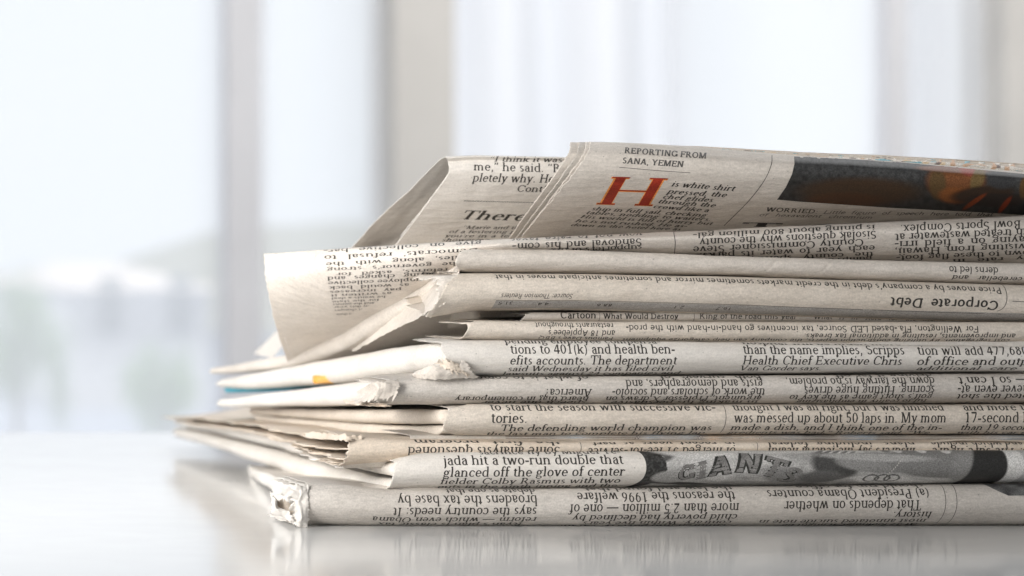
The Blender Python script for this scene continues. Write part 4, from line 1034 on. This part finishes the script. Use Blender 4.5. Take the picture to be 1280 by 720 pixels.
# --- 10: tent-shaped newspaper behind
t = paper('newspaper bent like a tent behind the top one, There in large italics on its slope')
p10 = Patch([[(563, 204, .12), (610, 204, .12), (700, 203, .12), (790, 203, .12)],
             [(557, 196, .055), (600, 194.5, .055), (700, 196, .055), (790, 198, .055)],
             [(560, 203, .050), (604, 201, .050), (700, 203, .050), (790, 205, .050)],
             [(560, 218, .050), (600, 220, .050), (690, 222, .050), (780, 224, .050)],
             [(541, 244, .057), (590, 248, .057), (680, 248, .057), (775, 249, .057)],
             [(519, 275, .068), (570, 276, .068), (665, 276, .068), (770, 276, .068)],
             [(490, 312, .085), (545, 312, .085), (650, 312, .085), (760, 312, .085)]], 91, .2, 150, 90)
p10.vis = (18, 90)
p10.build('fold', PAPER_W, t, ragged=(.12, 0, 0, 0))
p10b = Patch([[(556, 196, .056), (600, 197, .06), (660, 200, .06)], [(546, 203, .064), (590, 205, .068), (650, 210, .07)], [(512, 238, .085), (560, 240, .09), (640, 245, .09)], [(474, 273, .11), (530, 275, .115), (640, 280, .12)], [(438, 312, .14), (500, 312, .145), (640, 312, .15)]], 92, .3, 90, 60, .2)
p10b.build('page', PAPER_W, t, ragged=(.12, 0, 0, 0))
p10c = Patch([[(559, 198, .0535), (610, 198, .056), (660, 200, .06)], [(562, 211, .0515), (600, 212, .056), (650, 214, .06)], [(552, 229, .0565), (600, 232, .06), (650, 235, .065)], [(527, 262, .068), (560, 264, .072), (640, 270, .08)], [(500, 296, .082), (550, 300, .09), (640, 305, .1)]], 93, .25, 70, 60, .4)
p10c.build('page', PAPER_W, t, ragged=(.15, 0, 0, 0))
i10 = Ink(p10)
px(i10, "“I think it was just", (611, 202), (730, 203), 18, .55, ITAL, 0)
px(i10, "me,” he said. “But", (592, 213), (715, 216), 18.5, .85)
px(i10, "pletely why. He was", (590, 227), (720, 229), 18.5, .85, ITAL)
px(i10, "Continued", (645, 239.5), (715, 240.5), 15, .8, ITAL)
i10.line([(580, 251), (640, 252.5), (700, 254)], .6)
px(i10, "There", (572, 274), (655, 276), 27, .62, Font(.13, .05, slant=.45))
for k, (tx, a, b_) in enumerate([("“Marie and the others", 577, 690), ("of a festering place and", 560, 690), ("you’re in a tent so and", 555, 690), ("showering and so on", 551, 690)]):
    px(i10, tx, (a, 286 + 5.2 * k), (b_, 286.5 + 5.2 * k), 14, .42, ITAL, .35)
i10.build('printed_text', t)
finish(t, 300, 0.3)

# --- 11: top newspaper
t = paper('topmost newspaper with a big red H and a dark photo, tilting down to the right')
cols = [737, 790, 860, 930, 1000, 1080, 1180, 1340]
rid = lambda x: np.interp(x, [700, 737, 790, 880, 965, 1100, 1280, 1340], [177, 177.5, 179, 184.5, 193, 200, 215, 220])
bot = lambda x: np.interp(x, [640, 720, 800, 905, 1000, 1110, 1200, 1340], [300, 296, 292, 286, 281, 277, 272, 272])
def rows_11(dx, dY, cols, left):
    R = [[] for _ in range(9)]
    for x in cols:
        f = np.clip((x - 737) / 500, 0, 1); ll = np.clip(1 - (x - 737) / 600, 0, 1)
        a = rid(x + dx); xb = x + left * (0.55 + .45 * ll); c = bot(xb + dx); h = c - a
        R[0].append((x + dx, a + 5, .09 + dY)); R[1].append((x + dx, a + 1, .03 + dY)); R[2].append((x + dx, a, .010 + dY)); R[3].append((x + dx + (xb - x) * .0, a + .03 * h, .005 + dY))
        for k, (g, e, Yv) in enumerate([(.14, .05, .001), (.33, .24, .003), (.55, .48, .012), (.78, .74, .026), (1.02, 1.0, .045)]):
            R[4 + k].append((x + dx + (xb - x) * e, a + g * h, Yv * (1 - .35 * f) + dY))
    return R
R11 = rows_11(0, 0, cols, -90)
p11 = Patch(R11, 101, .16, 300, 150); p11.vis = (36, 150)
p11.build('fold', PAPER, t, ragged=(.35, 0, 0, 0))
for k, (dx, dY) in enumerate([(-5, .0016), (-14, .004), (-24, .0065)]):
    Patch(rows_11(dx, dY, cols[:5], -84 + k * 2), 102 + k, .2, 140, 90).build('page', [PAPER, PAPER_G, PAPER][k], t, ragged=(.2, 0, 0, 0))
i11 = Ink(p11)
px(i11, "REPORTING FROM", (780, 191.5), (883, 198.5), 15, .72, SLAB, .12, (.09, .085, .08))
px(i11, "SANA, YEMEN", (777, 204), (854, 209), 15, .72, SLAB, .2, (.09, .085, .08))
i11.line([(774, 209), (820, 213), (863, 216)], .6)
i11.text("H", (739, 255.5), (821, 258), 90, up=(.58 * .57, -.57), font=Font(.135, .05), col=(.62, .24, .06), off=.03)
i11.text("H", (740.5, 255), (820.5, 257.5), 89, up=(.58 * .57, -.57), font=Font(.11, .030), col=(.24, .024, .012), off=.05)
for tx, xa, xb_, y, y2, ln, h in [("is white shirt", 838, 917, 232.8, 239, .4, .62), ("pressed, the", 833, 907, 241.8, 246.5, .45, .55), ("chef glides", 827, 890, 248, 252.6, .5, .5), ("through the", 821, 893, 253.8, 259, .55, .46), ("crowd like a", 815, 885, 259.8, 265, .6, .42),
                           ("ship in full sail, checking", 738, 882, 262.5, 271, .6, .4), ("tables, nodding to waiters.", 731, 888, 267.3, 276.2, .65, .38), ("His world is full of hurry but", 724, 889, 272.3, 281.2, .7, .35), ("he is not rushed. He as-", 718, 858, 277.3, 284.2, .75, .32), ("down in the hotel here as", 712, 850, 282.3, 288, .8, .3)]:
    px(i11, tx, (xa, y), (xb_, y2), 16.5, h, BITAL, ln)
i11.line([(965, 194), (964, 206), (955, 226), (935, 252), (905, 282)], .8)
px(i11, "WORRIED:", (956, 264), (1022, 267), 12.5, .6, SBOLD, .5)
px(i11, "Little figure of speech here told that", (1028, 267), (1240, 270), 12.5, .5, SITAL, .5)
px(i11, "of hexavalent chromium", (948, 270), (1090, 273.5), 12.5, .45, SITAL, .6)
px(i11, "T", (925, 283), (975, 284), 30, .25, SLAB, .8)
i11.build('printed_text', t)
def pic11(u, v):
    c = np.zeros(u.shape + (3,)); c[...] = (.035, .034, .033)
    c *= (1 + .5 * noise(u * .25, v * .25, 2))[..., None]
    top = smooth(1 - (v - 196 - (u - 1000) * .075) / 32)
    c += (top * .035 * (1 + .8 * noise(u * .5, v * .5, 6)))[..., None] * np.array([1, 1.05, 1.1])
    def blob(cx, cy, rx, ry, col, rot=0, soft=.6):
        dx = u - cx; dy = v - cy; q, s_ = math.cos(rot), math.sin(rot)
        d = np.sqrt(((dx * q + dy * s_) / rx) ** 2 + ((-dx * s_ + dy * q) / ry) ** 2)
        w_ = smooth((1 + soft - d) / soft)[..., None]; c[...] = c * (1 - w_) + np.array(col) * w_
    blob(1075, 240, 50, 12, (.065, .038, .022), 0, .9); blob(1055, 250, 30, 6, (.09, .042, .02), 0, 1)
    blob(1195, 226, 28, 19, (.34, .13, .05), 0, .5); blob(1172, 230, 8, 14, (.20, .12, .05), 0, .6); blob(1190, 212, 34, 3, (.40, .22, .16), .05, .6)
    blob(1215, 210, 12, 8, (.55, .14, .10), 0, .6); blob(1222, 224, 6, 14, (.30, .20, .08), .3, .6); blob(1193, 244, 14, 7, (.45, .16, .05), 0, .8)
    blob(1228, 243, 30, 8, (.05, .03, .02), -.1, .6); blob(1252, 224, 14, 10, (.05, .05, .052), 0, .5); blob(1245, 250, 30, 7, (.03, .022, .018), 0, .4)
    blob(1218, 252, 12, 2, (.45, .10, .03), -.6, .8); blob(1256, 256, 9, 2.2, (.50, .09, .03), -.9, .8); blob(1280, 235, 4, 10, (.20, .11, .04), .1, .7)
    return np.clip(c * (1 - .45 * smooth(c.max(-1) * 6))[..., None], .015, .75)
def edge11(v): return np.interp(v, [185, 205, 218, 235, 250, 260], [992, 993, 990, 982, 972, 964])
class Sub:     # follow the sloping page edge of the photo
    pass
nu, nv = 330, 60
uu = np.linspace(0, 1, nu)[:, None]; vv = np.linspace(0, 1, nv)[None, :]
topv = lambda x: np.interp(x, [960, 1000, 1110, 1280, 1340], [193.5, 196, 201.5, 217.5, 222])
botv = lambda x: np.interp(x, [960, 1000, 1110, 1200, 1280, 1340], [248.5, 252, 259.5, 264, 268.5, 271])
xl = edge11(196 + vv * 55)
U = xl + (1325 - xl) * uu; Vv = topv(U) * (1 - vv) + botv(U) * vv
mesh_obj('printed_photo', p11.ink(U, Vv, .03), grid_faces(nu, nv, flip=not p11.flip), PHOTO, p11.obj, col=pic11(U, Vv).reshape(-1, 3))
# back page standing a little higher, coloured print along its edge
e = lambda x: np.interp(x, [820, 850, 1000, 1109, 1175, 1280, 1340], [181.5, 181.5, 190.5, 194.5, 198, 204, 209])
cc = [820, 900, 1000, 1100, 1200, 1340]
p12 = Patch([[(x, e(x) + 16, .016) for x in cc], [(x, e(x) + 6, .018) for x in cc], [(x, e(x) + 1, .022) for x in cc], [(x, e(x), .028) for x in cc], [(x, e(x) + 5, .07) for x in cc]], 111, .15, 220, 40)
p12.build('page', PAPER_P, t)
def pic12(u, v):
    pal = np.array([(.76, .70, .63), (.22, .44, .50), (.76, .70, .63), (.62, .40, .26), (.74, .68, .60), (.20, .15, .13), (.78, .73, .66), (.72, .56, .36)])
    a_ = u / 9.0 + 1.6 * noise(u * .03, v * .12, 21); r_ = np.floor((v - e(u)) / 4.2 + .8 * noise(u * .05, 1, 23)).astype(int)
    q_ = np.floor(a_).astype(int); f_ = smooth((a_ - q_ - .6) / .4)[..., None]
    h_ = lambda q: ((np.abs(_h(q, r_, 5)) * 977).astype(int)) % 8
    return pal[h_(q_)] * (1 - f_) + pal[h_(q_ + 1)] * f_
nu, nv = 500, 14
uu = np.linspace(850, 1325, nu)[:, None] + np.zeros((1, nv)); vv = np.linspace(0, 1, nv)[None, :]
Vv = e(uu) + 1.5 + vv * 9
mesh_obj('printed_photo', p12.ink(uu, Vv, .03), grid_faces(nu, nv, flip=not p12.flip), PHOTO, p12.obj, col=pic12(uu, Vv).reshape(-1, 3))
finish(t, 285, 0.4)
